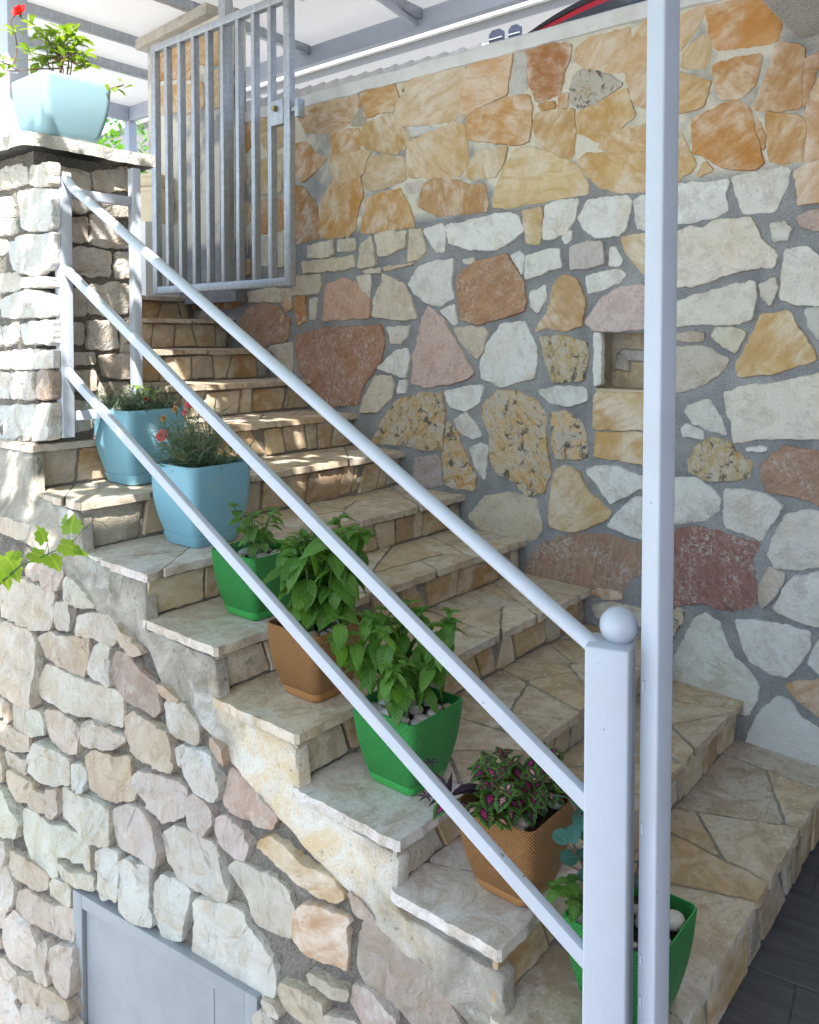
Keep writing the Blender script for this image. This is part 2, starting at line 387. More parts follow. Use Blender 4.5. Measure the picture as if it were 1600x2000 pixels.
class MB:                                    # collects boxes, tubes and prisms into one mesh
    def __init__(s): s.v = []; s.f = []
    def add(s, vs, fs):
        n = len(s.v); s.v += [tuple(p) for p in vs]; s.f += [tuple(i + n for i in f) for f in fs]; return s
    def box(s, x0, x1, y0, y1, z0, z1, M=None):
        p = [Vector((x, y, z)) for z in (z0, z1) for y in (y0, y1) for x in (x0, x1)]
        if M is not None: p = [M @ q for q in p]
        return s.add(p, [(0, 2, 3, 1), (4, 5, 7, 6), (0, 1, 5, 4), (2, 6, 7, 3), (0, 4, 6, 2), (1, 3, 7, 5)])
    def bar(s, a, b, w, h, up=(0, 0, 1)):    # rectangular bar from a to b, w across, h along 'up'
        a, b = Vector(a), Vector(b); d = (b - a).normalized(); x = d.cross(Vector(up)).normalized(); y = x.cross(d)
        p = []
        for q in (a, b):
            for sx, sy in ((-1, -1), (1, -1), (1, 1), (-1, 1)): p.append(q + x * (sx * w / 2) + y * (sy * h / 2))
        return s.add(p, [(3, 2, 1, 0), (4, 5, 6, 7), (0, 1, 5, 4), (1, 2, 6, 5), (2, 3, 7, 6), (3, 0, 4, 7)])
    def tube(s, pts, r, n=12, cap=True):
        pts = [Vector(p) for p in pts]; rs = r if isinstance(r, (list, tuple)) else [r] * len(pts)
        base = len(s.v); prev = None
        for i, p in enumerate(pts):
            d = (pts[min(i + 1, len(pts) - 1)] - pts[max(i - 1, 0)]).normalized()
            a = d.cross(Vector((0, 0, 1)) if abs(d.z) < 0.95 else Vector((1, 0, 0))).normalized()
            if prev is not None:
                a = prev - d * prev.dot(d); a.normalize()
            prev = a; b = d.cross(a)
            for k in range(n):
                t = 2 * math.pi * k / n; s.v.append(tuple(p + (a * math.cos(t) + b * math.sin(t)) * rs[i]))
        for i in range(len(pts) - 1):
            for k in range(n):
                k2 = (k + 1) % n; s.f.append((base + i * n + k, base + i * n + k2, base + (i + 1) * n + k2, base + (i + 1) * n + k))
        if cap:
            s.f.append(tuple(base + k for k in reversed(range(n)))); s.f.append(tuple(base + (len(pts) - 1) * n + k for k in range(n)))
        return s
    def build(s, name, mat, parent=None, smooth=0, bevel=0.0, seg=2, **pr):
        me = pyd(s.v, s.f, 0)
        if bevel:
            bm = bmesh.new(); bm.from_mesh(me); bmesh.ops.recalc_face_normals(bm, faces=bm.faces)
            bmesh.ops.bevel(bm, geom=bm.edges[:], offset=bevel, segments=seg, profile=0.5, affect='EDGES', clamp_overlap=True)
            bm.to_mesh(me); bm.free(); smooth = smooth or 40
        if smooth:
            for p in me.polygons: p.use_smooth = True
            if smooth > 1: me.set_sharp_from_angle(angle=R(smooth))
        return link(name, me, mat, parent, **pr)

def fbm(p, s, o=3):
    return noise.fractal(Vector(p) * s, 1.0, 2.0, o)

# ---------------------------------------------------------------- materials
class NT:
    def __init__(s, name):
        s.m = bpy.data.materials.new(name); s.m.use_nodes = True; s.t = s.m.node_tree
        s.t.nodes.clear(); s.out = s.t.nodes.new('ShaderNodeOutputMaterial')
    def n(s, kind, **kw):
        nd = s.t.nodes.new('ShaderNode' + kind)
        for k, v in kw.items():
            if k[0] == '_': setattr(nd, k[1:], v)
            else:
                key = int(k[1:]) if k[0] == 'i' and k[1:].isdigit() else k
                i = nd.inputs[key]
                if hasattr(v, 'is_linked'): s.t.links.new(v, i)
                else: i.default_value = v
        return nd
    def l(s, a, b): s.t.links.new(a, b)
    def math(s, op, a, b=0.0, c=0.0, clamp=False):
        nd = s.t.nodes.new('ShaderNodeMath'); nd.operation = op; nd.use_clamp = clamp
        for i, v in enumerate((a, b, c)):
            if hasattr(v, 'is_linked'): s.l(v, nd.inputs[i])
            else: nd.inputs[i].default_value = v
        return nd.outputs[0]
    def ramp(s, f, stops, interp='LINEAR'):
        nd = s.t.nodes.new('ShaderNodeValToRGB'); nd.color_ramp.interpolation = interp
        e = nd.color_ramp.elements
        while len(e) < len(stops): e.new(0.5)
        for k, (p, c) in enumerate(stops):
            e[k].position = p; e[k].color = c if hasattr(c, '__len__') else (c, c, c, 1)
        s.l(f, nd.inputs[0]); return nd.outputs[0]
    def mix(s, f, a, b, bl='MIX'):
        nd = s.t.nodes.new('ShaderNodeMix'); nd.data_type = 'RGBA'; nd.blend_type = bl
        for i, v in ((0, f), (6, a), (7, b)):
            if hasattr(v, 'is_linked'): s.l(v, nd.inputs[i])
            else: nd.inputs[i].default_value = v
        return nd.outputs[2]
    def noise(s, vec, sc, det=4.0, rough=0.55, dist=0.0):
        nd = s.n('TexNoise', Scale=sc, Detail=det, Roughness=rough, Distortion=dist)
        if vec is not None: s.l(vec, nd.inputs['Vector'])
        return nd.outputs[0]
    def bump(s, h, st=0.5, dist=0.01, nrm=None):
        nd = s.n('Bump', Strength=st, Distance=dist); s.l(h, nd.inputs['Height'])
        if nrm is not None: s.l(nrm, nd.inputs['Normal'])
        return nd.outputs[0]
    def pbsdf(s, col, rough=0.8, nrm=None, metal=0.0, spec=0.5, **kw):
        nd = s.n('BsdfPrincipled')
        for k, v in (('Base Color', col), ('Roughness', rough), ('Metallic', metal), ('Specular IOR Level', spec)):
            if hasattr(v, 'is_linked'): s.l(v, nd.inputs[k])
            else: nd.inputs[k].default_value = v
        for k, v in kw.items(): nd.inputs[k].default_value = v
        if nrm is not None: s.l(nrm, nd.inputs['Normal'])
        s.l(nd.outputs[0], s.out.inputs[0]); return nd

def stone_mat(kind):
    t = NT('stone_' + kind)
    oi = t.n('ObjectInfo'); tc = t.n('TexCoord')
    off = t.n('VectorMath', _operation='SCALE', i0=(13.0, 7.0, 5.0)); t.l(oi.outputs['Random'], off.inputs['Scale'])
    v = t.n('VectorMath', _operation='ADD'); t.l(tc.outputs['Object'], v.inputs[0]); t.l(off.outputs[0], v.inputs[1]); v = v.outputs[0]
    c = oi.outputs['Color']
    hv = t.n('HueSaturation', Fac=1.0, Saturation=0.90 if kind == 'y' else {'s': 0.72, 'w': 0.55, 'f': 0.74, 'r': 0.80, 'm': 0.8, 'p': 0.8}.get(kind, 0.95)); t.l(c, hv.inputs['Color'])
    hv.inputs['Value'].default_value = 1.0; c0 = hv.outputs[0]
    ang = t.math('MULTIPLY', oi.outputs['Random'], 6.28)
    rot = t.n('VectorRotate', _rotation_type='X_AXIS'); t.l(v, rot.inputs['Vector']); t.l(ang, rot.inputs['Angle'])
    st = t.n('VectorMath', _operation='MULTIPLY', i1=(5.0, 5.0, 17.0)); t.l(rot.outputs[0], st.inputs[0]); st = st.outputs[0]
    n1 = t.noise(v, 7.0, 5, 0.6); n2 = t.noise(v, 38.0, 5, 0.65); n3 = t.noise(v, 170.0, 3, 0.7)
    if kind == 'y':                           # streaky ochre slate
        sn = t.noise(st, 1.6, 6, 0.62, 0.6)
        col = t.mix(t.ramp(sn, [(0.34, 0.0), (0.62, 1.0)]), t.mix(1.0, c0, (0.86, 0.76, 0.62, 1), 'MULTIPLY'), t.mix(0.12, c0, (0.7, 0.62, 0.5, 1)))
        big = t.noise(v, 4.6, 4, 0.55, 0.5)
        col = t.mix(t.ramp(big, [(0.50, 0.0), (0.64, 0.75)]), col, t.mix(1.0, c0, (0.84, 0.70, 0.46, 1), 'MULTIPLY'))
        wh = t.math('MULTIPLY', t.ramp(t.noise(v, 6.0, 6, 0.68, 0.4), [(0.44, 0.0), (0.60, 1.0)]), t.ramp(sn, [(0.36, 0.30), (0.56, 1.0)]))
        col = t.mix(t.math('MULTIPLY', wh, 0.62), col, (0.68, 0.62, 0.55, 1))
        rust = t.ramp(t.noise(v, 4.0, 4, 0.6), [(0.55, 0.0), (0.75, 1.0)])
        col = t.mix(t.math('MULTIPLY', rust, 0.40), col, t.mix(1.0, c0, (0.82, 0.66, 0.46, 1), 'MULTIPLY'))
        sp = t.ramp(t.noise(st, 5.0, 4, 0.7), [(0.30, 1.0), (0.38, 0.0)])
        col = t.mix(t.math('MULTIPLY', sp, 0.40), col, (0.13, 0.09, 0.05, 1))
        h = t.math('ADD', t.math('MULTIPLY', sn, 0.7), t.math('MULTIPLY', n2, 0.5)); bs = 0.55
    elif kind == 'm':                         # pitted ochre, white and black lichen
        a = t.noise(v, 17.0, 7, 0.68, 0.8); b = t.noise(st, 1.2, 6, 0.7, 1.2)
        col = t.mix(t.ramp(a, [(0.44, 0.0), (0.56, 1.0)]), c0, (0.52, 0.47, 0.40, 1))
        col = t.mix(t.ramp(b, [(0.54, 0.0), (0.62, 0.9)]), col, t.mix(1.0, c0, (0.92, 0.74, 0.46, 1), 'MULTIPLY'))
        col = t.mix(t.ramp(t.noise(v, 24.0, 7, 0.75, 0.5), [(0.39, 1.0), (0.46, 0.0)]), col, (0.12, 0.105, 0.09, 1))
        h = t.math('ADD', t.math('MULTIPLY', a, 1.0), t.math('MULTIPLY', n2, 0.9)); bs = 1.0
    elif kind == 'r':                         # red-brown with scratchy white bloom
        a = t.noise(st, 1.4, 7, 0.72, 1.0); b = t.noise(v, 60.0, 6, 0.72, 1.0)
        m = t.math('MULTIPLY', t.ramp(t.noise(v, 9.0, 4, 0.6), [(0.40, 0.15), (0.62, 1.0)]), t.ramp(b, [(0.47, 0.0), (0.60, 1.0)]))
        col = t.mix(t.ramp(a, [(0.35, 0.0), (0.65, 1.0)]), t.mix(1.0, c0, (0.66, 0.60, 0.58, 1), 'MULTIPLY'), c0)
        col = t.mix(t.math('MULTIPLY', m, 0.75), col, (0.55, 0.52, 0.50, 1))
        h = t.math('ADD', a, b); bs = 0.8
    elif kind == 'f':                         # worn pale flagstone: clouds, veins and hairline cracks
        a = t.noise(v, 5.0, 6, 0.65, 0.8); vn = t.noise(st, 0.8, 7, 0.7, 2.0)
        col = t.mix(t.ramp(a, [(0.42, 0.0), (0.66, 0.7)]), c0, t.mix(1.0, c0, (0.90, 0.80, 0.66, 1), 'MULTIPLY'))
        col = t.mix(t.ramp(t.noise(v, 3.3, 5, 0.6), [(0.52, 0.0), (0.70, 0.55)]), col, (0.60, 0.60, 0.60, 1))
        col = t.mix(t.ramp(t.noise(v, 9.0, 7, 0.72, 1.0), [(0.46, 0.0), (0.58, 0.85)]), col, t.mix(1.0, c0, (0.72, 0.64, 0.54, 1), 'MULTIPLY'))
        col = t.mix(t.ramp(t.noise(v, 26.0, 6, 0.75, 0.6), [(0.56, 0.0), (0.66, 0.6)]), col, (0.66, 0.65, 0.63, 1))
        col = t.mix(t.ramp(t.noise(v, 2.2, 4, 0.6), [(0.55, 0.0), (0.70, 0.5)]), col, t.mix(1.0, c0, (0.86, 0.64, 0.38, 1), 'MULTIPLY'))
        col = t.mix(t.ramp(vn, [(0.48, 0.0), (0.50, 0.30), (0.515, 0.0)]), col, (0.26, 0.225, 0.19, 1))
        col = t.mix(t.ramp(t.noise(v, 30.0, 7, 0.75, 0.8), [(0.34, 0.65), (0.43, 0.0)]), col, (0.24, 0.215, 0.185, 1))
        col = t.mix(t.ramp(t.noise(v, 13.0, 5, 0.7), [(0.60, 0.0), (0.72, 0.5)]), col, t.mix(1.0, c0, (0.80, 0.58, 0.36, 1), 'MULTIPLY'))
        h = t.math('ADD', t.math('MULTIPLY', a, 0.8), n2); h = t.math('ADD', h, t.ramp(vn, [(0.485, 0.15), (0.50, 0.0), (0.515, 0.15)])); bs = 0.55
    elif kind == 's':                         # split limestone face: bedding steps, iron stain, grey bloom
        a = t.noise(v, 11.0, 7, 0.62, 1.2); vo = t.n('TexVoronoi', Scale=16.0); t.l(t.n('VectorMath', _operation='ADD', i1=(0, 0, 0)).outputs[0], vo.inputs['Vector'])
        wp = t.n('VectorMath', _operation='MULTIPLY', i1=(1.0, 1.0, 1.0)); t.l(rot.outputs[0], wp.inputs[0]); t.l(wp.outputs[0], vo.inputs['Vector'])
        col = t.mix(t.math('MULTIPLY', t.ramp(a, [(0.45, 0.0), (0.68, 1.0)]), 0.75), c0, t.mix(1.0, c0, (0.84, 0.70, 0.53, 1), 'MULTIPLY'))
        col = t.mix(t.math('MULTIPLY', t.ramp(n1, [(0.50, 0.0), (0.66, 1.0)]), 0.5), col, t.mix(1.0, c0, (0.88, 0.78, 0.72, 1), 'MULTIPLY'))
        col = t.mix(t.ramp(t.noise(v, 6.0, 6, 0.7), [(0.56, 0.0), (0.68, 0.5)]), col, (0.68, 0.67, 0.64, 1))
        col = t.mix(t.ramp(t.noise(st, 1.5, 6, 0.7, 1.0), [(0.33, 0.6), (0.42, 0.0)]), col, (0.22, 0.175, 0.13, 1))
        h = t.math('ADD', t.math('MULTIPLY', a, 2.6), t.math('ADD', t.math('MULTIPLY', n2, 0.8), t.math('MULTIPLY', vo.outputs[0], 0.9))); bs = 1.0
    elif kind == 'k':                         # white with black pits
        col = t.mix(t.ramp(n1, [(0.4, 0.0), (0.7, 0.5)]), c0, (0.52, 0.52, 0.54, 1))
        col = t.mix(t.ramp(t.noise(st, 3.6, 6, 0.7, 1.5), [(0.30, 0.85), (0.37, 0.0)]), col, (0.06, 0.06, 0.06, 1))
        h = t.math('ADD', n2, t.noise(v, 25.0, 6, 0.7)); bs = 1.0
    else:                                     # w pale limestone, p pink, g grey
        tint = {'w': (0.86, 0.70, 0.50, 1), 'p': (0.74, 0.56, 0.50, 1), 'g': (0.8, 0.8, 0.82, 1)}[kind]
        col = t.mix(t.math('MULTIPLY', t.ramp(n1, [(0.48, 0.0), (0.72, 1.0)]), 0.55), c0, t.mix(1.0, c0, tint, 'MULTIPLY'))
        col = t.mix(t.math('MULTIPLY', t.ramp(t.noise(st, 1.1, 5, 0.65, 0.4), [(0.58, 0.0), (0.74, 1.0)]), 0.35), col, t.mix(1.0, c0, (0.72, 0.62, 0.50, 1), 'MULTIPLY'))
        col = t.mix(t.ramp(t.noise(v, 55.0, 5, 0.7), [(0.29, 0.5), (0.36, 0.0)]), col, (0.20, 0.18, 0.16, 1))
        if kind == 'p':
            col = t.mix(t.ramp(t.noise(v, 42.0, 5, 0.75), [(0.56, 0.0), (0.64, 0.45)]), col, (0.30, 0.17, 0.14, 1))
        h = t.math('ADD', n2, t.math('MULTIPLY', t.noise(v, 20.0, 6, 0.7, 0.6), 2.2)); bs = 1.0
        col = t.mix(t.ramp(t.noise(v, 14.0, 7, 0.75, 0.8), [(0.50, 0.0), (0.60, 0.60)]), col, t.mix(1.0, c0, (0.72, 0.69, 0.66, 1), 'MULTIPLY'))
        col = t.mix(t.ramp(t.noise(v, 70.0, 6, 0.75, 0.4), [(0.58, 0.0), (0.68, 0.45)]), col, (0.80, 0.80, 0.80, 1))
    h = t.math('ADD', h, t.math('MULTIPLY', n3, 0.35))
    val = t.math('MULTIPLY_ADD', n3, 0.22, 0.89)
    col = t.mix(1.0, col, t.n('CombineColor', Red=val, Green=val, Blue=val).outputs[0], 'MULTIPLY')
    t.pbsdf(col, t.ramp(n2, [(0.3, 0.72), (0.7, 0.9)]), t.bump(h, bs, {'s': 0.011, 'f': 0.006, 'm': 0.012, 'k': 0.010, 'r': 0.009}.get(kind, 0.008)), spec=0.3)
    return t.m
SM = {k: stone_mat(k) for k in 'wymrkpgfs'}

def mortar_mat(name, c1, c2, sc=1.0, upper=None, zsplit=0.0, grit=1.0):
    t = NT(name); tc = t.n('TexCoord'); v = tc.outputs['Object']
    n1 = t.noise(v, 5.0 * sc, 5, 0.6); n2 = t.noise(v, 60.0 * sc, 6, 0.7); n3 = t.noise(v, 240.0 * sc, 3, 0.7)
    vo = t.n('TexVoronoi', Scale=110.0 * sc); t.l(v, vo.inputs['Vector'])
    col = t.mix(t.ramp(n1, [(0.35, 0.0), (0.68, 1.0)]), c1, c2)
    col = t.mix(t.ramp(n3, [(0.38, 0.5), (0.55, 0.0)]), col, (c1[0] * .5, c1[1] * .5, c1[2] * .5, 1))
    col = t.mix(t.ramp(n3, [(0.62, 0.0), (0.75, 0.5)]), col, (min(1, c2[0] * 1.5), min(1, c2[1] * 1.5), min(1, c2[2] * 1.5), 1))
    if upper:
        sx = t.n('SeparateXYZ'); t.l(v, sx.inputs[0])
        f = t.math('MULTIPLY', t.ramp(t.math('SUBTRACT', sx.outputs[2], zsplit), [(0.0, 0.0), (0.06, 1.0)]), t.ramp(t.noise(v, 3.3, 3, 0.6), [(0.38, 0.15), (0.50, 1.0)]))
        col = t.mix(f, col, upper)
    h = t.math('ADD', t.math('MULTIPLY', n2, 1.0), t.math('MULTIPLY', vo.outputs[0], 0.6 * grit))
    t.pbsdf(col, 0.92, t.bump(t.math('ADD', h, t.math('MULTIPLY', n3, 0.5)), 0.9, 0.006 * grit), spec=0.2)
    return t.m
M_MORTAR = mortar_mat('wall_mortar', (0.24, 0.245, 0.26, 1), (0.41, 0.41, 0.42, 1), 1.0, (0.72, 0.67, 0.57, 1), 2.235)
M_MORTAR2 = mortar_mat('rough_mortar', (0.16, 0.145, 0.125, 1), (0.32, 0.295, 0.26, 1), 0.8, grit=1.8)
M_GROUT = mortar_mat('stair_grout', (0.29, 0.27, 0.24, 1), (0.44, 0.42, 0.38, 1), 1.2)

def render_mat():                             # stair side: grey cement with lime bloom and ochre wash
    t = NT('stair_side_render'); v = t.n('TexCoord').outputs['Object']
    n1 = t.noise(v, 3.2, 6, 0.62, 0.6); n2 = t.noise(v, 45.0, 6, 0.7); n3 = t.noise(v, 200.0, 3, 0.7); n4 = t.noise(v, 7.0, 6, 0.7, 0.8)
    sx = t.n('SeparateXYZ'); t.l(v, sx.inputs[0])
    y = t.math('ADD', sx.outputs[1], t.math('MULTIPLY', t.math('SUBTRACT', n1, 0.5), 0.9))
    band = t.ramp(y, [(0.0, 0.0), (0.115, 0.0), (0.16, 1.0), (0.205, 1.0), (0.235, 0.0)])
    b2 = t.n('MapRange'); t.l(y, b2.inputs[0]); b2.inputs[1].default_value = 1.12; b2.inputs[2].default_value = 1.40
    b3 = t.n('MapRange'); t.l(y, b3.inputs[0]); b3.inputs[1].default_value = 2.02; b3.inputs[2].default_value = 1.86
    band = t.math('MULTIPLY', b2.outputs[0], b3.outputs[0])
    g = t.mix(t.ramp(n4, [(0.35, 0.0), (0.65, 1.0)]), (0.23, 0.205, 0.17, 1), (0.46, 0.425, 0.37, 1))
    o = t.mix(t.ramp(n4, [(0.40, 0.0), (0.58, 1.0)]), (0.66, 0.52, 0.34, 1), (0.70, 0.67, 0.61, 1))
    col = t.mix(band, g, o)
    col = t.mix(t.ramp(t.noise(v, 5.0, 6, 0.7, 1.0), [(0.56, 0.0), (0.66, 0.6)]), col, (0.60, 0.60, 0.59, 1))
    col = t.mix(t.ramp(n2, [(0.30, 0.75), (0.40, 0.0)]), col, (0.09, 0.085, 0.075, 1))
    col = t.mix(t.ramp(n3, [(0.3, 0.35), (0.5, 0.0)]), col, (0.1, 0.095, 0.085, 1))
    t.pbsdf(col, 0.9, t.bump(t.math('ADD', t.math('ADD', n2, t.math('MULTIPLY', n4, 1.5)), t.math('MULTIPLY', n3, 0.4)), 0.9, 0.008), spec=0.2)
    return t.m
M_SKIRT = render_mat()

def paint_mat(name, col, rough=0.42, dirt=0.12, spec=0.5, chips=True):
    t = NT(name); v = t.n('TexCoord').outputs['Object']
    n1 = t.noise(v, 9.0, 5, 0.6); n2 = t.noise(v, 260.0, 2, 0.5); n3 = t.noise(v, 46.0, 2, 0.5)
    c = t.mix(t.math('MULTIPLY', t.ramp(n1, [(0.45, 0.0), (0.75, 1.0)]), dirt * 2), col, (col[0] * .78, col[1] * .76, col[2] * .72, 1))
    if chips: c = t.mix(t.ramp(n3, [(0.225, 0.8), (0.235, 0.0)]), c, (0.10, 0.08, 0.07, 1))
    t.pbsdf(c, t.ramp(n1, [(0.3, rough - .06), (0.7, rough + .1)]), t.bump(t.math('ADD', n2, t.noise(v, 30.0, 3, 0.5)), 0.10, 0.004), spec=spec)
    return t.m
M_WHITE = paint_mat('white_gloss_paint', (0.435, 0.468, 0.54, 1))
M_COPE = paint_mat('coping_paint', (0.66, 0.66, 0.67, 1), 0.7, 0.5, 0.3)
M_DOOR = paint_mat('grey_door_paint', (0.27, 0.29, 0.315, 1), 0.5, 0.2)
M_CREAM = paint_mat('cream_plastic', (0.70, 0.58, 0.40, 1), 0.5, 0.2, chips=False)
M_WALLW = paint_mat('white_plaster', (0.75, 0.74, 0.72, 1), 0.85, 0.1, 0.2, chips=False)
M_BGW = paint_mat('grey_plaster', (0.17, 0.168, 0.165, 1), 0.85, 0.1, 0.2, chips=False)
M_WALLH = paint_mat('buff_plaster', (0.50, 0.48, 0.45, 1), 0.85, 0.1, 0.2, chips=False)
M_CONC = mortar_mat('beam_concrete', (0.62, 0.61, 0.59, 1), (0.68, 0.675, 0.66, 1), 0.5)
M_GROUND = mortar_mat('pale_concrete', (0.48, 0.46, 0.42, 1), (0.58, 0.56, 0.52, 1), 0.3)

def galv_mat():
    t = NT('galvanised_steel'); v = t.n('TexCoord').outputs['Object']
    vo = t.n('TexVoronoi', Scale=55.0); t.l(v, vo.inputs['Vector'])
    st = t.n('VectorMath', _operation='MULTIPLY', i1=(60.0, 60.0, 3.0)); t.l(v, st.inputs[0])
    n1 = t.noise(v, 14.0, 5, 0.6); n2 = t.noise(st.outputs[0], 1.0, 5, 0.6)
    f = t.math('ADD', t.math('MULTIPLY', n2, 0.7), t.math('MULTIPLY', vo.outputs['Color'], 0.3))
    c = t.mix(t.ramp(f, [(0.35, 0.0), (0.7, 1.0)]), (0.36, 0.38, 0.41, 1), (0.48, 0.51, 0.55, 1))
    c = t.mix(t.ramp(n1, [(0.60, 0.0), (0.74, 0.5)]), c, (0.62, 0.63, 0.64, 1))
    t.pbsdf(c, t.ramp(n1, [(0.3, 0.40), (0.7, 0.62)]), t.bump(n2, 0.12, 0.003), metal=0.55)
    return t.m
M_GALV = galv_mat()

def simple_mat(name, col, rough=0.5, metal=0.0, spec=0.5, **kw):
    t = NT(name); v = t.n('TexCoord').outputs['Object']; n1 = t.noise(v, 25.0, 4, 0.6)
    c = t.mix(t.math('MULTIPLY', n1, 0.25), col, (col[0] * .7, col[1] * .7, col[2] * .7, 1))
    t.pbsdf(c, rough, None, metal, spec, **kw); return t.m
M_BRASS = simple_mat('old_brass', (0.34, 0.27, 0.13, 1), 0.45, 0.8)
M_BLACK = simple_mat('black_car_paint', (0.012, 0.013, 0.016, 1), 0.12)
M_GLASSD = simple_mat('dark_car_glass', (0.012, 0.016, 0.022, 1), 0.05)
M_REDL = simple_mat('red_lamp_lens', (0.15, 0.004, 0.012, 1), 0.25)
M_NAVY = simple_mat('navy_panel', (0.05, 0.06, 0.10, 1), 0.35)
M_RUBBER = simple_mat('tyre_rubber', (0.02, 0.02, 0.02, 1), 0.8)
M_SOIL = mortar_mat('potting_soil', (0.035, 0.026, 0.018, 1), (0.08, 0.06, 0.045, 1), 1.5)

def translucent_mat(name, col, w=0.5):
    t = NT(name); v = t.n('TexCoord').outputs['Object']
    sep = t.n('SeparateXYZ'); t.l(v, sep.inputs[0])
    wv = t.math('SINE', t.math('MULTIPLY', sep.outputs[1], 190.0))
    nrm = t.bump(wv, 0.25, 0.004)
    d = t.n('BsdfDiffuse', Color=col); t.l(nrm, d.inputs['Normal']); tr = t.n('BsdfTranslucent', Color=col)
    mx = t.n('MixShader', i0=w); t.l(d.outputs[0], mx.inputs[1]); t.l(tr.outputs[0], mx.inputs[2]); t.l(mx.outputs[0], t.out.inputs[0])
    return t.m
M_SHEET = translucent_mat('white_roof_sheet', (0.82, 0.81, 0.79, 1), 0.30)
M_CORR = translucent_mat('white_corrugated_sheet', (0.82, 0.82, 0.82, 1), 0.35)

def pot_mat(name, col, weave=False, rough=0.42):
    t = NT(name); uv = t.n('UVMap').outputs[0]; v = t.n('TexCoord').outputs['Object']
    n1 = t.noise(v, 6.0, 5, 0.6); n2 = t.noise(v, 30.0, 5, 0.65)
    c = t.mix(t.math('MULTIPLY', t.ramp(n1, [(0.45, 0.0), (0.75, 1.0)]), 0.25), col, (min(1, col[0] * 1.1 + .05), min(1, col[1] * 1.1 + .05), min(1, col[2] * 1.1 + .05), 1))
    if weave:
        sp = t.n('SeparateXYZ'); t.l(uv, sp.inputs[0])
        a = t.math('SINE', t.math('MULTIPLY', sp.outputs[0], 760.0)); b = t.math('SINE', t.math('MULTIPLY', sp.outputs[1], 760.0))
        h = t.math('MULTIPLY', a, b)
        band = t.math('GREATER_THAN', sp.outputs[1], 0.028)
        h = t.math('MULTIPLY', t.math('ADD', t.math('MULTIPLY', h, 0.7), t.math('ABSOLUTE', b)), band)
        nrm = t.bump(h, 1.0, 0.004)
        c = t.mix(t.ramp(n2, [(0.62, 0.0), (0.72, 0.25)]), c, (0.5, 0.46, 0.40, 1))
    else:
        nrm = t.bump(n2, 0.08, 0.003)
        d = t.math('MULTIPLY', t.ramp(t.noise(v, 9.0, 6, 0.7), [(0.58, 0.0), (0.70, 0.35)]), 1.0)
        c = t.mix(d, c, (0.34, 0.32, 0.26, 1))
    t.pbsdf(c, rough, nrm, spec=0.4); return t.m
M_BLUE = pot_mat('sky_blue_plastic', (0.19, 0.39, 0.49, 1), False, 0.45)
M_PALE = pot_mat('faded_blue_plastic', (0.26, 0.41, 0.47, 1), False, 0.5)
M_GREEN = pot_mat('green_woven_plastic', (0.045, 0.35, 0.075, 1), True)
M_BROWN = pot_mat('caramel_woven_plastic', (0.40, 0.19, 0.065, 1), True)

def leaf_mat(name, c1, c2, vein=0.5, trans=0.3, rough=0.42, coleus=False, margin=None):
    t = NT(name); oi = t.n('ObjectInfo'); uv = t.n('UVMap').outputs[0]
    sp = t.n('SeparateXYZ'); t.l(uv, sp.inputs[0]); u, w = sp.outputs[0], sp.outputs[1]   # u -1..1 across, w 0..1 along
    au = t.math('ABSOLUTE', u)
    n1 = t.noise(t.n('TexCoord').outputs['Object'], 40.0, 4, 0.6)
    geo = t.n('NewGeometry')
    rv = t.math('FRACT', t.math('ADD', oi.outputs['Random'], geo.outputs['Random Per Island']))
    c = t.mix(t.math('ADD', t.math('MULTIPLY', rv, 0.75), t.math('MULTIPLY', n1, 0.25)), c1, c2)
    ph = t.math('SINE', t.math('MULTIPLY', t.math('SUBTRACT', w, t.math('MULTIPLY', au, 0.28)), 46.0))
    if coleus:
        e = t.math('ADD', au, t.math('MULTIPLY', t.math('SUBTRACT', n1, 0.5), 0.5))
        rr = t.math('ADD', e, t.math('MULTIPLY', t.math('ABSOLUTE', t.math('SUBTRACT', w, 0.38)), 1.15))
        pick = t.mix(t.math('GREATER_THAN', oi.outputs['Random'], 0.55), (0.42, 0.03, 0.20, 1), (0.62, 0.33, 0.30, 1))
        mid = t.mix(t.ramp(rr, [(0.26, 0.0), (0.36, 1.0)]), pick, (0.045, 0.03, 0.025, 1))
        c = t.mix(t.ramp(rr, [(0.62, 0.0), (0.80, 1.0)]), mid, c)
        c = t.mix(t.ramp(e, [(0.84, 0.0), (0.92, 1.0)]), c, (0.16, 0.30, 0.04, 1))
    else:
        c = t.mix(t.math('MULTIPLY', t.ramp(au, [(0.0, 1.0), (0.10, 0.0)]), 0.45), c, (min(1, c2[0] * 1.8), min(1, c2[1] * 1.5), min(1, c2[2] * 1.6), 1))
    nrm = t.bump(t.math('ADD', t.math('MULTIPLY', ph, vein), t.ramp(au, [(0.0, 0.0), (0.14, 1.0)])), 0.45, 0.0025)
    b = t.n('BsdfPrincipled', Roughness=rough); t.l(c, b.inputs['Base Color']); t.l(nrm, b.inputs['Normal']); b.inputs['Specular IOR Level'].default_value = 0.35
    tr = t.n('BsdfTranslucent'); t.l(t.mix(1.0, c, (1.7, 1.7, 0.6, 1), 'MULTIPLY'), tr.inputs['Color'])
    mx = t.n('MixShader', i0=trans); t.l(b.outputs[0], mx.inputs[1]); t.l(tr.outputs[0], mx.inputs[2]); t.l(mx.outputs[0], t.out.inputs[0])
    return t.m
M_BASIL = leaf_mat('basil_leaf', (0.05, 0.14, 0.022, 1), (0.12, 0.26, 0.045, 1), 0.35, 0.3, 0.36)
M_MINT = leaf_mat('young_basil_leaf', (0.06, 0.14, 0.03, 1), (0.12, 0.25, 0.06, 1), 0.8)
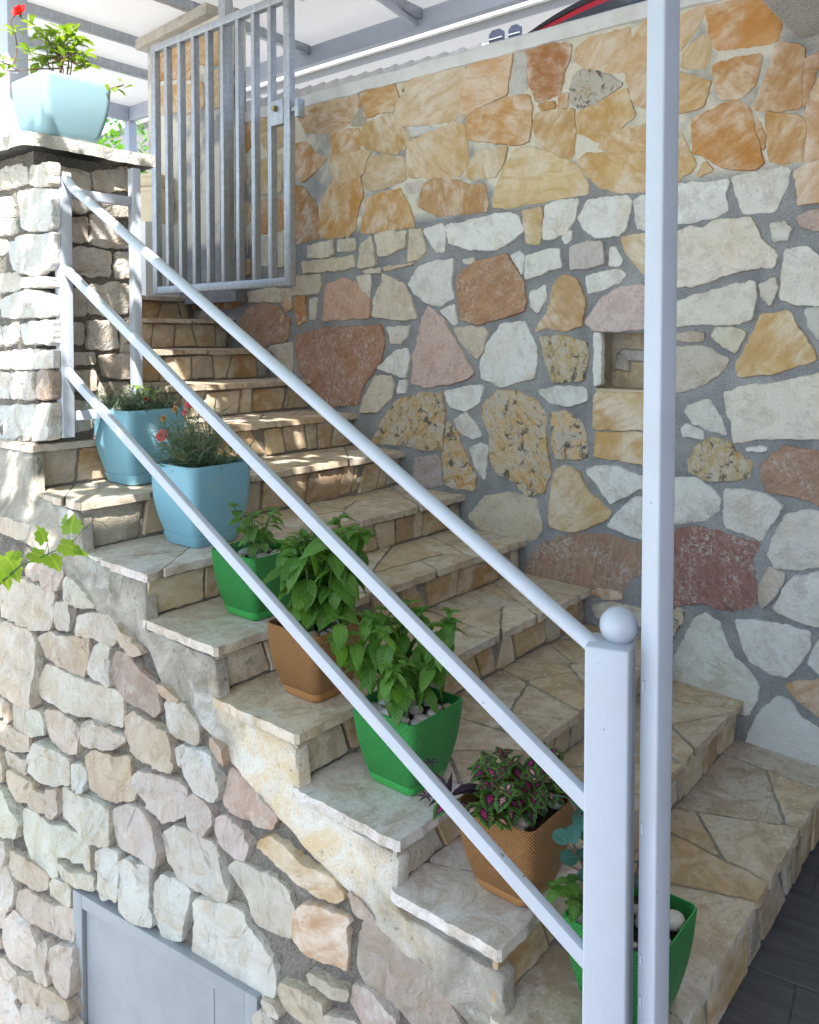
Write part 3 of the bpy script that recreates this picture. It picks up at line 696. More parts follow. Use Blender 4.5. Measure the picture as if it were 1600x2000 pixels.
M_COLEUS = leaf_mat('coleus_leaf', (0.04, 0.11, 0.03, 1), (0.08, 0.19, 0.04, 1), 0.8, 0.2, coleus=True)
M_PURPLE = leaf_mat('purple_leaf', (0.035, 0.022, 0.045, 1), (0.07, 0.04, 0.08, 1), 0.2, 0.15)
M_DIANTH = leaf_mat('carnation_blade', (0.085, 0.13, 0.10, 1), (0.17, 0.23, 0.17, 1), 0.0, 0.2)
M_TEAL = leaf_mat('blue_green_leaf', (0.035, 0.105, 0.095, 1), (0.06, 0.16, 0.13, 1), 0.3, 0.15)
M_VINE = leaf_mat('vine_leaf', (0.18, 0.30, 0.05, 1), (0.32, 0.46, 0.10, 1), 0.6, 0.45)
M_HIB = leaf_mat('bright_shrub_leaf', (0.14, 0.24, 0.03, 1), (0.30, 0.42, 0.07, 1), 0.4, 0.35)
M_HEDGE = leaf_mat('hedge_leaf', (0.07, 0.19, 0.03, 1), (0.16, 0.34, 0.06, 1), 0.2, 0.35)
M_STEM = simple_mat('green_stem', (0.10, 0.16, 0.05, 1), 0.6)
M_WOOD = simple_mat('brown_stem', (0.16, 0.09, 0.06, 1), 0.7)
M_REDP = leaf_mat('red_petal', (0.55, 0.012, 0.015, 1), (0.68, 0.03, 0.03, 1), 0.2, 0.3)
M_PINKP = leaf_mat('pink_petal', (0.62, 0.06, 0.12, 1), (0.75, 0.22, 0.26, 1), 0.2, 0.3)
M_DRYP = leaf_mat('dry_petal', (0.36, 0.20, 0.10, 1), (0.48, 0.30, 0.16, 1), 0.2, 0.2)

def pebble_mat():
    t = NT('pebble'); oi = t.n('ObjectInfo'); v = t.n('TexCoord').outputs['Object']
    n1 = t.noise(v, 60.0, 5, 0.6)
    c = t.ramp(oi.outputs['Random'], [(0.0, (0.62, 0.60, 0.56, 1)), (0.35, (0.50, 0.47, 0.42, 1)), (0.6, (0.40, 0.32, 0.27, 1)), (0.8, (0.34, 0.34, 0.34, 1)), (1.0, (0.66, 0.65, 0.62, 1))])
    c = t.mix(t.ramp(n1, [(0.4, 0.0), (0.7, 0.4)]), c, (0.34, 0.29, 0.25, 1))
    t.pbsdf(c, 0.55, t.bump(n1, 0.1, 0.003), spec=0.35); return t.m
M_PEB = pebble_mat()

def tile_mat():
    t = NT('dark_plank_tile'); oi = t.n('ObjectInfo'); v = t.n('TexCoord').outputs['Object']
    st = t.n('VectorMath', _operation='MULTIPLY', i1=(34.0, 3.0, 3.0)); t.l(v, st.inputs[0])
    n1 = t.noise(st.outputs[0], 1.0, 6, 0.65, 0.4); n2 = t.noise(v, 3.0, 4, 0.6)
    c = t.mix(t.ramp(n1, [(0.3, 0.0), (0.7, 1.0)]), (0.055, 0.06, 0.068, 1), (0.12, 0.125, 0.135, 1))
    c = t.mix(t.ramp(n2, [(0.5, 0.0), (0.7, 0.25)]), c, (0.15, 0.15, 0.155, 1))
    t.pbsdf(c, t.ramp(n2, [(0.3, 0.35), (0.7, 0.5)]), t.bump(n1, 0.15, 0.002), spec=0.4); return t.m
M_TILE = tile_mat()

# ---------------------------------------------------------------- stair measures (metres)
TY = [0.63, 0.936, 1.22, 1.57, 1.907, 2.259, 2.656, 3.014, 3.40, 3.77, 4.20, 4.62]
TZ = [z + H for z in (-1.45, -1.30, -1.177, -1.03, -0.882, -0.731, -0.559, -0.39, -0.222, -0.05, 0.13, 0.285)]
XL = 1.45
def wall_x(y): return 2.95 + 0.08 * y
def nose_z(y):
    if y <= TY[0]: return TZ[0]
    for i in range(len(TY) - 1):
        if y < TY[i + 1]: return TZ[i] + (TZ[i + 1] - TZ[i]) * (y - TY[i]) / (TY[i + 1] - TY[i])
    return TZ[-1]
def cellar_x(y, z):
    h = min(max(0.0, nose_z(min(y, 3.05)) - z), 1.6)
    return 1.462 - 0.083 * h * max(0.0, y - 0.9)
F_WALL = lambda p: p.x - wall_x(p.y)
F_CELL = lambda p: p.x - cellar_x(p.y, p.z)
PLX, PRY = 1.475, 3.05
F_PL = lambda p: p.x - PLX
F_PR = lambda p: p.y - PRY
PIER = 0.09
F_PIER = lambda p: p.x - (wall_x(p.y) - PIER)
# surface frames: (u, v, depth) -> point; uv of a hit
SURF = {
    'wall': (F_WALL, lambda p: (p.y, p.z), lambda a, b, d: Vector((wall_x(a) - d, a, b))),
    'pier': (F_PIER, lambda p: (p.y, p.z), lambda a, b, d: Vector((wall_x(a) - PIER - d, a, b))),
    'cell': (F_CELL, lambda p: (p.y, p.z), lambda a, b, d: Vector((cellar_x(a, b) - d, a, b))),
    'pl': (F_PL, lambda p: (p.y, p.z), lambda a, b, d: Vector((PLX - d, a, b))),
    'pr': (F_PR, lambda p: (p.x, p.z), lambda a, b, d: Vector((a, PRY - d, b))),
}

# ---------------------------------------------------------------- stones
def area2(p): return 0.5 * sum(p[i][0] * p[(i + 1) % len(p)][1] - p[(i + 1) % len(p)][0] * p[i][1] for i in range(len(p)))

def roughen(poly, seg, jit, rd, cut=0.07):
    if area2(poly) < 0: poly = poly[::-1]
    q = []
    n = len(poly)
    for i in range(n):                        # blunt the corners a little
        a, b, c = Vector(poly[i - 1]), Vector(poly[i]), Vector(poly[(i + 1) % n])
        k = cut * rd.uniform(0.2, 1.0)
        q.append(b + (a - b) * min(k, 0.012 / max((a - b).length, 1e-6))); q.append(b + (c - b) * min(k, 0.012 / max((c - b).length, 1e-6)))
    out = []; sx, sy = rd.uniform(0, 99), rd.uniform(0, 99)
    for i in range(len(q)):
        a, b = q[i], q[(i + 1) % len(q)]; L = (b - a).length
        m = max(1, int(L / seg + 0.5)); nn = Vector((b.y - a.y, a.x - b.x)) / max(L, 1e-6)
        for k in range(m):
            p = a + (b - a) * (k / m)
            w = noise.noise(Vector((p.x * 22 + sx, p.y * 22 + sy, 0))) * 1.1 + noise.noise(Vector((p.x * 60 + sx, p.y * 60, sy))) * 1.0 + noise.noise(Vector((p.x * 160, p.y * 160 + sx, sy))) * 0.5
            out.append(p + nn * (jit * w))
    return out

def stone_mesh(poly, fr, dep, jit=0.004, seg=0.022, bev=0.008, face=0.004, rd=rnd, step=0.045, sink=0.02, rough=1.0, sharp=45, tilt=0.03, grow=0.0):
    o = roughen(poly, seg, jit, rd); n = len(o)
    if grow: o = [o[i] - Vector((-(o[(i + 1) % n] - o[i - 1]).y, (o[(i + 1) % n] - o[i - 1]).x)).normalized() * grow for i in range(n)]
    cx = sum(p.x for p in o) / n; cy = sum(p.y for p in o) / n; c = Vector((cx, cy))
    def inset(k):
        r = []
        for i in range(n):
            t = (o[(i + 1) % n] - o[i - 1]); L = max(t.length, 1e-6); nn = Vector((-t.y, t.x)) / L
            p = o[i]; r.append(p + nn * min(k, 0.35 * (c - p).length))
        return r
    s1, s2, s3 = rd.uniform(0, 50), rd.uniform(0, 50), rd.uniform(0, 50)
    ta, tb = rd.uniform(-tilt, tilt), rd.uniform(-tilt, tilt)
    PL = [(rd.uniform(-.17, .17), rd.uniform(-.17, .17), rd.uniform(0.0, .009)) for _ in range(5)]
    def top(p):
        f = noise.noise(Vector((p.x * 9 + s1, p.y * 9 + s2, s3))) + 0.6 * noise.noise(Vector((p.x * 24 + s1, p.y * 24, s2)))
        if face > 0.008:
            w = noise.noise(Vector((p.x * 5 + s2, p.y * 5 + s1, s3))) * 2.2 + (p.x - cx) * 7 * math.cos(s1) + (p.y - cy) * 7 * math.sin(s1)
            f = 0.35 * f + 0.8 * (w - math.floor(w) - 0.5) * abs(math.sin(s2)) + min(px * (p.x - cx) + py * (p.y - cy) + pc for px, py, pc in PL) / face
        return max(dep * 0.5, dep + face * f * rough + (p.x - cx) * ta + (p.y - cy) * tb)
    i1, i2 = inset(bev * 0.25), inset(bev)
    vs = []; fs = []
    for p in o: vs.append(fr(p.x, p.y, -sink))
    for p in i1: vs.append(fr(p.x, p.y, top(p) * 0.62))
    for r in range(1):
        for k in range(n):
            k2 = (k + 1) % n; fs.append((r * n + k, r * n + k2, (r + 1) * n + k2, (r + 1) * n + k))
    pts = list(i2); lo = (min(p.x for p in o), min(p.y for p in o)); hi = (max(p.x for p in o), max(p.y for p in o))
    y = lo[1] + step * 0.5; row = 0
    while y < hi[1]:
        x = lo[0] + step * (0.3 if row % 2 else 0.8)
        while x < hi[0]:
            p = Vector((x + rd.uniform(-.4, .4) * step, y + rd.uniform(-.4, .4) * step))
            if min((p - q).length for q in i2) > step * 0.45: pts.append(p)
            x += step
        y += step; row += 1
    try:
        res = geometry.delaunay_2d_cdt([Vector((p.x, p.y)) for p in pts], [], [list(range(n))], 1, 1e-6)
        V2, F2, orig = res[0], res[2], res[3]
    except Exception:
        V2, F2, orig = pts[:n], [list(range(n))], [[i] for i in range(n)]
    base = len(vs)
    for p in V2: vs.append(fr(p.x, p.y, top(p)))
    back = {}
    for i, src in enumerate(orig):
        for k in src:
            if k < n: back[k] = i
    for f in F2: fs.append(tuple(base + i for i in f))
    for k in range(n):
        k2 = (k + 1) % n
        if k in back and k2 in back:
            if back[k] == back[k2]: fs.append((n + k, n + k2, base + back[k]))
            else: fs.append((n + k, n + k2, base + back[k2], base + back[k]))
    me = bpy.data.meshes.new('stone'); me.from_pydata([tuple(v) for v in vs], [], fs)
    bm = bmesh.new(); bm.from_mesh(me); bmesh.ops.recalc_face_normals(bm, faces=bm.faces)
    test = sum((f.normal.dot(fr(cx, cy, 1.0) - fr(cx, cy, 0.0)) * f.calc_area() for f in bm.faces))
    if test < 0: bmesh.ops.reverse_faces(bm, faces=bm.faces)
    bm.to_mesh(me); bm.free()
    for p in me.polygons: p.use_smooth = True
    me.set_sharp_from_angle(angle=R(sharp))
    return me

def parse(txt):
    for ln in txt.strip().splitlines():
        a = ln.split(); ox, oy = REG[a[0]]
        yield a[1], a[2], [(ox + float(p.split(',')[0]) * 0.375, oy + float(p.split(',')[1]) * 0.375) for p in a[3:]]

ALB = 0.98
def lay(txt, surf, parent, kw, k=None):
    k = k or ALB
    f, uv, fr = SURF[surf]
    for kind, hx, px in parse(txt):
        P = [uv(hit(u, v, f)) for u, v in px]
        kk = dict(kw)
        if kind == 'm': kk['face'] = kw['face'] * 1.3
        if 'dep_' in kk: a, b = kk.pop('dep_'); kk['dep'] = rnd.uniform(a, b)
        if surf == 'wall' and P[0][1] > 2.24: kk['dep'] = rnd.uniform(0.003, 0.007); kk['bev'] = 0.0025; kk['face'] = 0.0025; kk['grow'] = 0.007
        if surf in ('cell', 'pl', 'pr') and kind in 'wpg': kind = 's'
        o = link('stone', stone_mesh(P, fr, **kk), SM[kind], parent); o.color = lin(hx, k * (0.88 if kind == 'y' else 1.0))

def grid_wall(name, fr, us, vs, mat, parent, amp, sc=14.0, hole=None, **pr):
    V = []; F = []; nu, nv = len(us), len(vs)
    for b in vs:
        for a in us:
            V.append(fr(a, b, amp * (noise.noise(Vector((a * sc, b * sc, 3.3))) + 0.7 * noise.noise(Vector((a * sc * 3, b * sc * 3, 9.1))))))
    for j in range(nv - 1):
        for i in range(nu - 1):
            if hole and hole((us[i] + us[i + 1]) / 2, (vs[j] + vs[j + 1]) / 2): continue
            F.append((j * nu + i, j * nu + i + 1, (j + 1) * nu + i + 1, (j + 1) * nu + i))
    me = pyd([tuple(p) for p in V], F, 1)
    return link(name, me, mat, parent, **pr)

def span(a, b, st, extra=()):
    n = max(1, int((b - a) / st)); s = sorted(set([round(a + (b - a) * i / n, 5) for i in range(n + 1)] + [round(e, 5) for e in extra])); return s

# ================================================================= SETTING
# far ground sheet, sunken yard, upper courtyard, terrace floor
g = MB().box(-150, 150, -150, 150, -1.9, -1.70); g.build('ground', M_GROUND, None, kind='structure')
MB().box(-6, 1.6, 0.72, 12, -1.69, -1.62).build('yard_ground', M_GROUND, None, kind='structure')
up = MB().box(3.45, 16, -3, 16, 1.5, 1.93).box(1.9, 3.45, 5.0, 16, 1.5, 1.93); up.build('courtyard_ground', M_GROUND, None, kind='structure')
ter = MB().box(-4.0, 1.40, -4.0, 0.74, -1.6, -0.012).box(1.40, 4.0, -4.0, 1.2, -1.6, -0.012)
terrace = ter.build('terrace_floor', simple_mat('tile_grout', (0.40, 0.40, 0.41, 1), 0.85), None, kind='structure')
ta = R(8.1); tdir = Vector((math.cos(ta), math.sin(ta), 0)); ldir = Vector((-math.sin(ta), math.cos(ta), 0)); t0 = Vector((2.204, 0.647, 0))
tile_me = None
for i in range(-11, 5):
    for j in range(-5, 2):
        c = t0 + tdir * (0.39 * i + 0.195) + ldir * (0.80 * j - 0.1 + (0.4 if i % 2 else 0.0))
        if c.x < 1.95 and c.y > 0.2 or c.y > 1.15: continue
        if tile_me is None:
            bm = bmesh.new(); bmesh.ops.create_cube(bm, size=1.0); bmesh.ops.scale(bm, vec=(0.386, 0.796, 0.012), verts=bm.verts)
            bmesh.ops.bevel(bm, geom=bm.edges[:], offset=0.0015, segments=1, affect='EDGES'); tile_me = bpy.data.meshes.new('tile'); bm.to_mesh(tile_me); bm.free()
            tile_me.materials.append(M_TILE)
        o = link('floor_tile', tile_me, None, terrace); o.location = c + Vector((0, 0, -0.006 + rnd.uniform(0, .0006))); o.rotation_euler = (0, 0, ta)

# ---- right-hand stone wall
wall = thing('stone_wall', 'tall rubble stone wall beside the stairs, ochre slabs above white stones', 'wall', (0, 0, 0))
cp = [hit(u, v, F_WALL) for u, v in ((585, 212), (1000, 103), (1255, 38))]
def cope_z(y):
    a, b = cp[0], cp[2]; return a.z + (b.z - a.z) * (y - a.y) / (b.y - a.y)
n0 = hit(1166, 650, F_WALL); n1 = hit(1166, 758, F_WALL); n2 = hit(1306, 758, F_WALL)
NY0, NY1, NZ0, NZ1 = n2.y, n0.y, n1.z, n0.z
ys = span(-0.9, 4.86, 0.03, (NY0, NY1)); zs = span(-0.3, 3.02, 0.03, (NZ0, NZ1))
def wall_fr(a, b, d):
    zt = cope_z(a); f = min(1.0, (b + 0.3) / 3.3)
    return Vector((wall_x(a) - d, a, -0.3 + f * (zt + 0.3))) if False else Vector((wall_x(a) - d, a, b))
grid_wall('mortar_face', wall_fr, ys, zs, M_MORTAR, wall, 0.0025, 16.0, lambda a, b: (NY0 < a < NY1 and NZ0 < b < NZ1) or b > cope_z(a) + 0.03)
core = MB()
M0 = Matrix.Identity(4)
def skew_box(mb, x0, x1, y0, y1, z0, z1, zf=None):
    p = []
    for z in (0, 1):
        for y in (y0, y1):
            for dx in (x0, x1):
                zz = z0 if z == 0 else (zf(y) if zf else z1); p.append((wall_x(y) + dx, y, zz))
    mb.add(p, [(0, 2, 3, 1), (4, 5, 7, 6), (0, 1, 5, 4), (2, 6, 7, 3), (0, 4, 6, 2), (1, 3, 7, 5)])
skew_box(core, 0.17, 0.34, -0.9, 4.86, -0.3, 0, cope_z)
skew_box(core, 0.012, 0.169, NY1 + 0.004, 4.855, -0.3, 0, cope_z); skew_box(core, 0.012, 0.169, -0.9, NY0 - 0.004, -0.3, 0, cope_z)
core.build('wall_core', M_MORTAR, wall)
nb = MB(); e = 0.002
for (y0, y1, z0, z1, x0, x1) in ((NY0, NY1, NZ0 - .03, NZ0, -0.004, 0.165), (NY0, NY1, NZ1, NZ1 + .03, 0.004, 0.165), (NY0 - .03, NY0, NZ0 - .03, NZ1 + .03, 0.004, 0.165), (NY1, NY1 + .03, NZ0 - .03, NZ1 + .03, 0.004, 0.165), (NY0 - .03, NY1 + .03, NZ0 - .03, NZ1 + .03, 0.145, 0.166)):
    skew_box(nb, x0, x1, y0, y1, z0, z1)
nl = nb.build('niche_lining', SM['f'], wall); nl.color = lin('C6B494', 0.9)
# a few rough stones inside the niche
for (a, b, c, d) in ((NY0 + .02, NY0 + .10, NZ0 + .005, NZ0 + .07), (NY1 - .09, NY1 - .015, NZ0 + .06, NZ0 + .15), (NY0 + .04, NY1 - .03, NZ0 + .10, NZ0 + .165)):
    o = link('stone', stone_mesh([(a, c), (b, c + .01), (b - .01, d), (a + .012, d - .012)], lambda p, q, dd: Vector((wall_x(p) + 0.145 - dd, p, q)), 0.022, face=0.008), SM['w'], wall); o.color = lin('B8B0A4', ALB)
lay(WALL, 'wall', wall, dict(dep_=(0.007, 0.013), jit=0.005, seg=0.012, bev=0.0035, face=0.006, step=0.04, sink=0.014, tilt=0.03, grow=0.006))
# painted coping along the wall head
V = []; F = []
yy = span(-0.9, 4.86, 0.04)
for i, y in enumerate(yy):
    zt = cope_z(y); zb = noise.noise(Vector((y * 7, 1, 2))) * 0.008
    zz = noise.noise(Vector((y * 5, 4, 2))) * 0.006; xx = noise.noise(Vector((y * 9, 7, 1))) * 0.004
    for dx, z in ((0.0, zt - 0.004 + zb), (-0.012 + xx, zt + zb), (-0.016 + xx, zt + 0.03 + zz), (-0.008 + xx, zt + 0.062 + zz), (0.006, zt + 0.072 + zz), (0.36, zt + 0.072 + zz * .5), (0.36, zt - .01)):
        V.append((wall_x(y) + dx, y, z))
for i in range(len(yy) - 1):
    for k in range(6): F.append((i * 7 + k, (i + 1) * 7 + k, (i + 1) * 7 + k + 1, i * 7 + k + 1))
F.append(tuple(range(7))); F.append(tuple((len(yy) - 1) * 7 + k for k in reversed(range(7))))
link('coping', pyd(V, F, 30), M_COPE, wall)

# ---- raised gate pier on the same wall line
pier = thing('gate_pier', 'ochre stone gate pier with a grey flagstone cap behind the barred gate', 'pillar', (0, 0, 0))
pb0 = hit(459, 330, F_PIER); PY0, PY1 = pb0.y, hit(291, 330, F_PIER).y
ptop = hit(300, 92, F_PIER).z
grid_wall('mortar_face', SURF['pier'][2], span(PY0, PY1, 0.03), span(1.9, ptop, 0.03), M_MORTAR, pier, 0.002)
pc = MB(); skew_box(pc, -PIER + 0.006, 0.0, PY0, PY1, 1.9, ptop); pc.build('pier_core', M_MORTAR, pier)
lay(GATEPIER, 'pier', pier, dict(dep_=(0.006, 0.012), jit=0.004, seg=0.02, bev=0.006, face=0.004, step=0.05, sink=0.012))
capm = MB(); skew_box(capm, -PIER - 0.06, 0.06, PY0 + 0.22, PY1 + 0.07, ptop + .002, ptop + 0.075)
o = capm.build('cap_stone', SM['g'], pier, bevel=0.008); o.color = lin('BDB7AB', ALB)

# ---- staircase
stair = thing('stone_staircase', 'flight of stone steps paved with flagstones climbing along the wall to the gate', 'staircase', (0, 0, 0))
cm = MB()
zprev = -0.3
for k in range(len(TY)):
    y0 = TY[k] + 0.036; y1 = 5.0
    x0 = XL + 0.012 if k <= 7 else 1.93
    if k <= 7: y1 = 3.40
    cm.add([(x0, y0, zprev), (wall_x(y0) + .01, y0, zprev), (x0, y1, zprev), (wall_x(y1) + .01, y1, zprev), (x0, y0, TZ[k] - 0.0045), (wall_x(y0) + .01, y0, TZ[k] - 0.0045), (x0, y1, TZ[k] - 0.0045), (wall_x(y1) + .01, y1, TZ[k] - 0.0045)],
           [(0, 2, 3, 1), (4, 5, 7, 6), (0, 1, 5, 4), (2, 6, 7, 3), (0, 4, 6, 2), (1, 3, 7, 5)])
    zprev = TZ[k] - 0.0045 if k < 7 else TZ[k] - 0.0045
cm.add([(1.93, 3.06, 0.0), (3.2, 3.06, 0.0), (1.93, 5.0, 0.0), (3.35, 5.0, 0.0), (1.93, 3.06, TZ[7] - .009), (3.2, 3.06, TZ[7] - .009), (1.93, 5.0, TZ[7] - .009), (3.35, 5.0, TZ[7] - .009)], [(0, 2, 3, 1), (4, 5, 7, 6), (0, 1, 5, 4), (2, 6, 7, 3), (0, 4, 6, 2), (1, 3, 7, 5)])
cm.build('stair_core', M_GROUT, stair)

def clip(poly, a, n):                         # keep the side where (p - a).n <= 0
    out = []
    for i in range(len(poly)):
        p, q = poly[i], poly[(i + 1) % len(poly)]; dp, dq = (p - a).dot(n), (q - a).dot(n)
        if dp <= 0: out.append(p)
        if (dp < 0 < dq) or (dq < 0 < dp): out.append(p + (q - p) * (dp / (dp - dq)))
    return out
def crazy(poly, amin, rd, gap):
    A = abs(area2(poly))
    if A < amin * rd.uniform(0.7, 1.8): return [poly]
    best = max(((poly[i] - poly[j]), ) for i in range(len(poly)) for j in range(i)) if False else None
    L = 0; d = Vector((1, 0))
    for i in range(len(poly)):
        for j in range(i):
            v = poly[i] - poly[j]
            if v.length > L: L = v.length; d = v.normalized()
    ang = rd.gauss(0, 0.42); c, s = math.cos(ang), math.sin(ang); n = Vector((d.x * c - d.y * s, d.x * s + d.y * c))
    m = sum(poly, Vector((0, 0))) / len(poly) + d * L * rd.uniform(-0.17, 0.17)
    a = clip(poly, m - n * gap, n); b = clip(poly, m + n * gap, -n)
    if len(a) < 3 or len(b) < 3: return [poly]
    return crazy(a, amin, rd, gap) + crazy(b, amin, rd, gap)

TREADC = ['D3C4B2', 'D7C8B6', 'CDBCA6', 'DACCBD', 'CCBBA8', 'D6C3A8', 'CFB898', 'CBBEB3']
LEFTC = ['DBD3D0', 'D8D0CD', 'D6C2A6', 'D4C8BB', 'D6CCC8', 'D4C4B1', 'D5C8BB', 'DCCCB6']
rd = random.Random(21)
for k in range(len(TY)):
    y0 = TY[k]; y1 = (TY[k + 1] + 0.03) if k + 1 < len(TY) else 5.0
    x0 = (XL - 0.022) if k <= 7 else 1.90
    if k == 7: y1 = TY[8] + 0.03
    xw = wall_x((y0 + y1) / 2) + 0.004
    gap = 0.0045
    xs = x0 + (rd.uniform(0.22, 0.40) if k <= 6 else rd.uniform(0.2, 0.4))
    left = [Vector((x0, y0)), Vector((xs, y0)), Vector((xs + rd.uniform(-.08, .08), y1)), Vector((x0, y1))]
    rest = [Vector((left[1].x + 2 * gap, y0)), Vector((xw, y0)), Vector((xw, y1)), Vector((left[2].x + 2 * gap, y1))]
    pieces = [(p, True) for p in crazy(left, 0.10 if k else 0.09, rd, gap)] + [(p, False) for p in crazy(rest, (0.05 if k else 0.085) if k <= 5 else 0.06, rd, gap)]
    for p, lf in pieces:
        if abs(area2(p)) < 0.0012: continue
        zt = TZ[k] + rd.uniform(-.0025, .0015); ti, tj = rd.uniform(-.006, .006), rd.uniform(-.006, .006)
        fr = lambda a, b, d, zt=zt, ti=ti, tj=tj, y0=y0: Vector((a, b, zt + d + (a - 2.2) * ti * .3 + (b - y0) * tj))
        me = stone_mesh([(q.x, q.y) for q in p], fr, 0.0, jit=0.0045, seg=0.016, bev=0.004, face=0.0016, rd=rd, step=0.07, sink=0.026, tilt=0.0, sharp=40)
        o = link('flagstone', me, SM['f'], stair)
        o.color = lin(LEFTC[min(k - 1, 7)] if (lf and k >= 1) else rd.choice(TREADC), 0.90)
RISC = ['CDB48C', 'BE9C6C', 'D3C4A8', 'C6A87C', 'D6C8AC', 'BC9868', 'CFBEA0', 'C4AC8A', 'B4AEA4', 'D8CCB4']
for k in range(len(TY)):
    zb = TZ[k - 1] - 0.004 if k else 0.002; zt = TZ[k] - 0.024
    x = (XL - 0.002) if k <= 7 else 1.92; yk = TY[k] + 0.034; xe = wall_x(yk) - 0.012; sk0 = 0.0
    if k == 7: xe = wall_x(yk) - 0.012
    first = True
    while x < xe - 0.04:
        w = min(rd.choice([0.07, 0.1, 0.13, 0.17, 0.2, 0.24]) * rd.uniform(.8, 1.2), xe - x)
        if first: w = rd.uniform(0.16, 0.24)
        if xe - x - w < 0.05: w = xe - x
        sk1 = rd.uniform(-.026, .026)
        g2 = rd.uniform(.003, .011)
        lo = zb + rd.uniform(.004, .016); hi = zt - rd.uniform(.002, .012)
        poly = [(x + g2 + (0 if first else sk0), lo), (x + w - g2 + sk1, lo + rd.uniform(-.002, .006)), (x + w - g2 - sk1, hi), (x + g2 - (0 if first else sk0), hi + rd.uniform(-.006, .002))]
        if first: poly[0] = (x, lo); poly[3] = (x, hi)
        if rd.random() < .18 and not first: poly = poly[:2] + [(x + w * .55, hi)] + poly[3:]
        if rd.random() > .05 or first:
            fr = lambda a, b, d, yk=yk: Vector((a, yk - d, b))
            me = stone_mesh(poly, fr, rd.uniform(.008, .013), jit=0.0035, seg=0.015, bev=0.0035, face=0.002, rd=rd, step=0.06, sink=0.02 if not first else 0.0, tilt=0.02)
            o = link('riser_stone', me, SM[rd.choice('yyyfw')], stair); o.color = lin(rd.choice(RISC), 0.84)
        sk0 = sk1; x += w; first = False
# rendered cheek of the stairs
sk = [tuple(map(float, p.split(','))) for p in SKIRT.split()]
fsk = lambda p: p.x - (XL + 0.012)
P = [(q.y, q.z) for q in (hit(u, v, F_CELL) for u, v in sk)]
def skirt_fr(a, b, d):
    return Vector((min(XL + 0.012, cellar_x(a, b) + 0.0) - d - 0.004, a, b))
me = stone_mesh(P, skirt_fr, 0.012, jit=0.0025, seg=0.02, bev=0.004, face=0.006, step=0.035, sink=0.03, tilt=0.0, sharp=60)
link('rendered_side', me, M_SKIRT, stair)

# ---- retaining wall below the stairs, with the cellar door
cell = thing('cellar_wall', 'rough split-stone retaining wall below the stairs around a grey door', 'wall', (0, 0, 0))
DQ0 = hit(158, 1722, F_CELL); DQ1 = hit(517, 1942, F_CELL)
def in_cell(a, b): return b > nose_z(min(a, 3.3)) - (0.20 if a < 3.0 else 0.05) or (DQ1.y + .03 < a < DQ0.y - .03 and b < (DQ0.z + DQ1.z) / 2 - .02)
grid_wall('mortar_face', SURF['cell'][2], span(0.80, 4.6, 0.016), span(-1.62, 1.42, 0.016), M_MORTAR2, cell, 0.011, 24.0, in_cell)
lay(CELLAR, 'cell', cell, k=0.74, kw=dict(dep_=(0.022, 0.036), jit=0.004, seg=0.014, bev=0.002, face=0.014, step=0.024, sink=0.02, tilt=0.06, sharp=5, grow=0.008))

door = thing('cellar_door', 'grey painted metal door set in the rough stone wall below the stairs', 'door')
d0 = hit(158, 1722, F_CELL); d1 = hit(517, 1942, F_CELL)
dx = Vector((d1.x - d0.x, d1.y - d0.y, 0)); DW = dx.length; dx.normalize(); dn = Vector((-dx.y, dx.x, 0))
if dn.x > 0: dn = -dn
ztop = (d0.z + d1.z) / 2
MD = Matrix(((dx.x, dn.x, 0, d0.x + dn.x * .014), (dx.y, dn.y, 0, d0.y + dn.y * .014), (0, 0, 1, ztop), (0, 0, 0, 1)))
fw = 0.045
fm = MB().box(0, fw, -0.03, 0.016, -1.75, 0, MD).box(fw, DW - fw, -0.03, 0.016, -fw, 0, MD).box(DW - fw, DW, -0.03, 0.016, -1.75, 0, MD)
fm.build('door_frame', M_DOOR, door, bevel=0.002)
MB().box(fw + .004, DW - fw - .004, -0.03, 0.002, -1.75, -fw - .004, MD).build('door_panel', M_DOOR, door, bevel=0.002)
MB().box(DW - fw - .135, DW - fw - .131, -0.03, 0.0045, -1.75, -fw - .004, MD).build('seam_strip', M_DOOR, door)
for z in (-0.14, -1.5): MB().tube([MD @ Vector((-0.006, 0.012, z)), MD @ Vector((-0.006, 0.012, z - .06))], 0.010, 10).build('hinge', M_DOOR, door, 40)

# ---- stone pillar at the turn of the railing
pil = thing('stone_pillar', 'pale rubble stone pillar with a flagstone cap at the stair corner', 'pillar')
PX1 = hit(266, 500, F_PR).x; CAPZ = hit(120, 305, F_PR).z
grid_wall('mortar_face', SURF['pl'][2], span(PRY, 4.6, 0.025), span(1.20, CAPZ, 0.025), M_MORTAR2, pil, 0.006, 20.0)
grid_wall('mortar_face', SURF['pr'][2], span(PLX, PX1, 0.025), span(1.262, CAPZ, 0.025), M_MORTAR2, pil, 0.006, 20.0)
MB().box(PLX + .012, PX1, PRY + .012, 4.6, 1.0, CAPZ).build('pillar_core', M_MORTAR2, pil)
kw = dict(dep_=(0.012, 0.024), jit=0.006, seg=0.014, bev=0.004, face=0.012, step=0.026, sink=0.02, tilt=0.05, sharp=5, grow=0.006)
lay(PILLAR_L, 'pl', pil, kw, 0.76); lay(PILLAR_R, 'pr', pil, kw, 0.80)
cpoly = [(PLX - .075, PRY - .075), (PLX + .16, PRY - .095), (PX1 - .12, PRY - .07), (PX1 + .045, PRY - .085), (PX1 + .06, 3.4), (PX1 + .05, 4.62), (PLX - .06, 4.62), (PLX - .09, 3.5)]
me = stone_mesh(cpoly, lambda a, b, d: Vector((a, b, CAPZ + .052 + d)), 0.0, jit=0.012, seg=0.03, bev=0.008, face=0.004, step=0.09, sink=0.05, tilt=0.01)
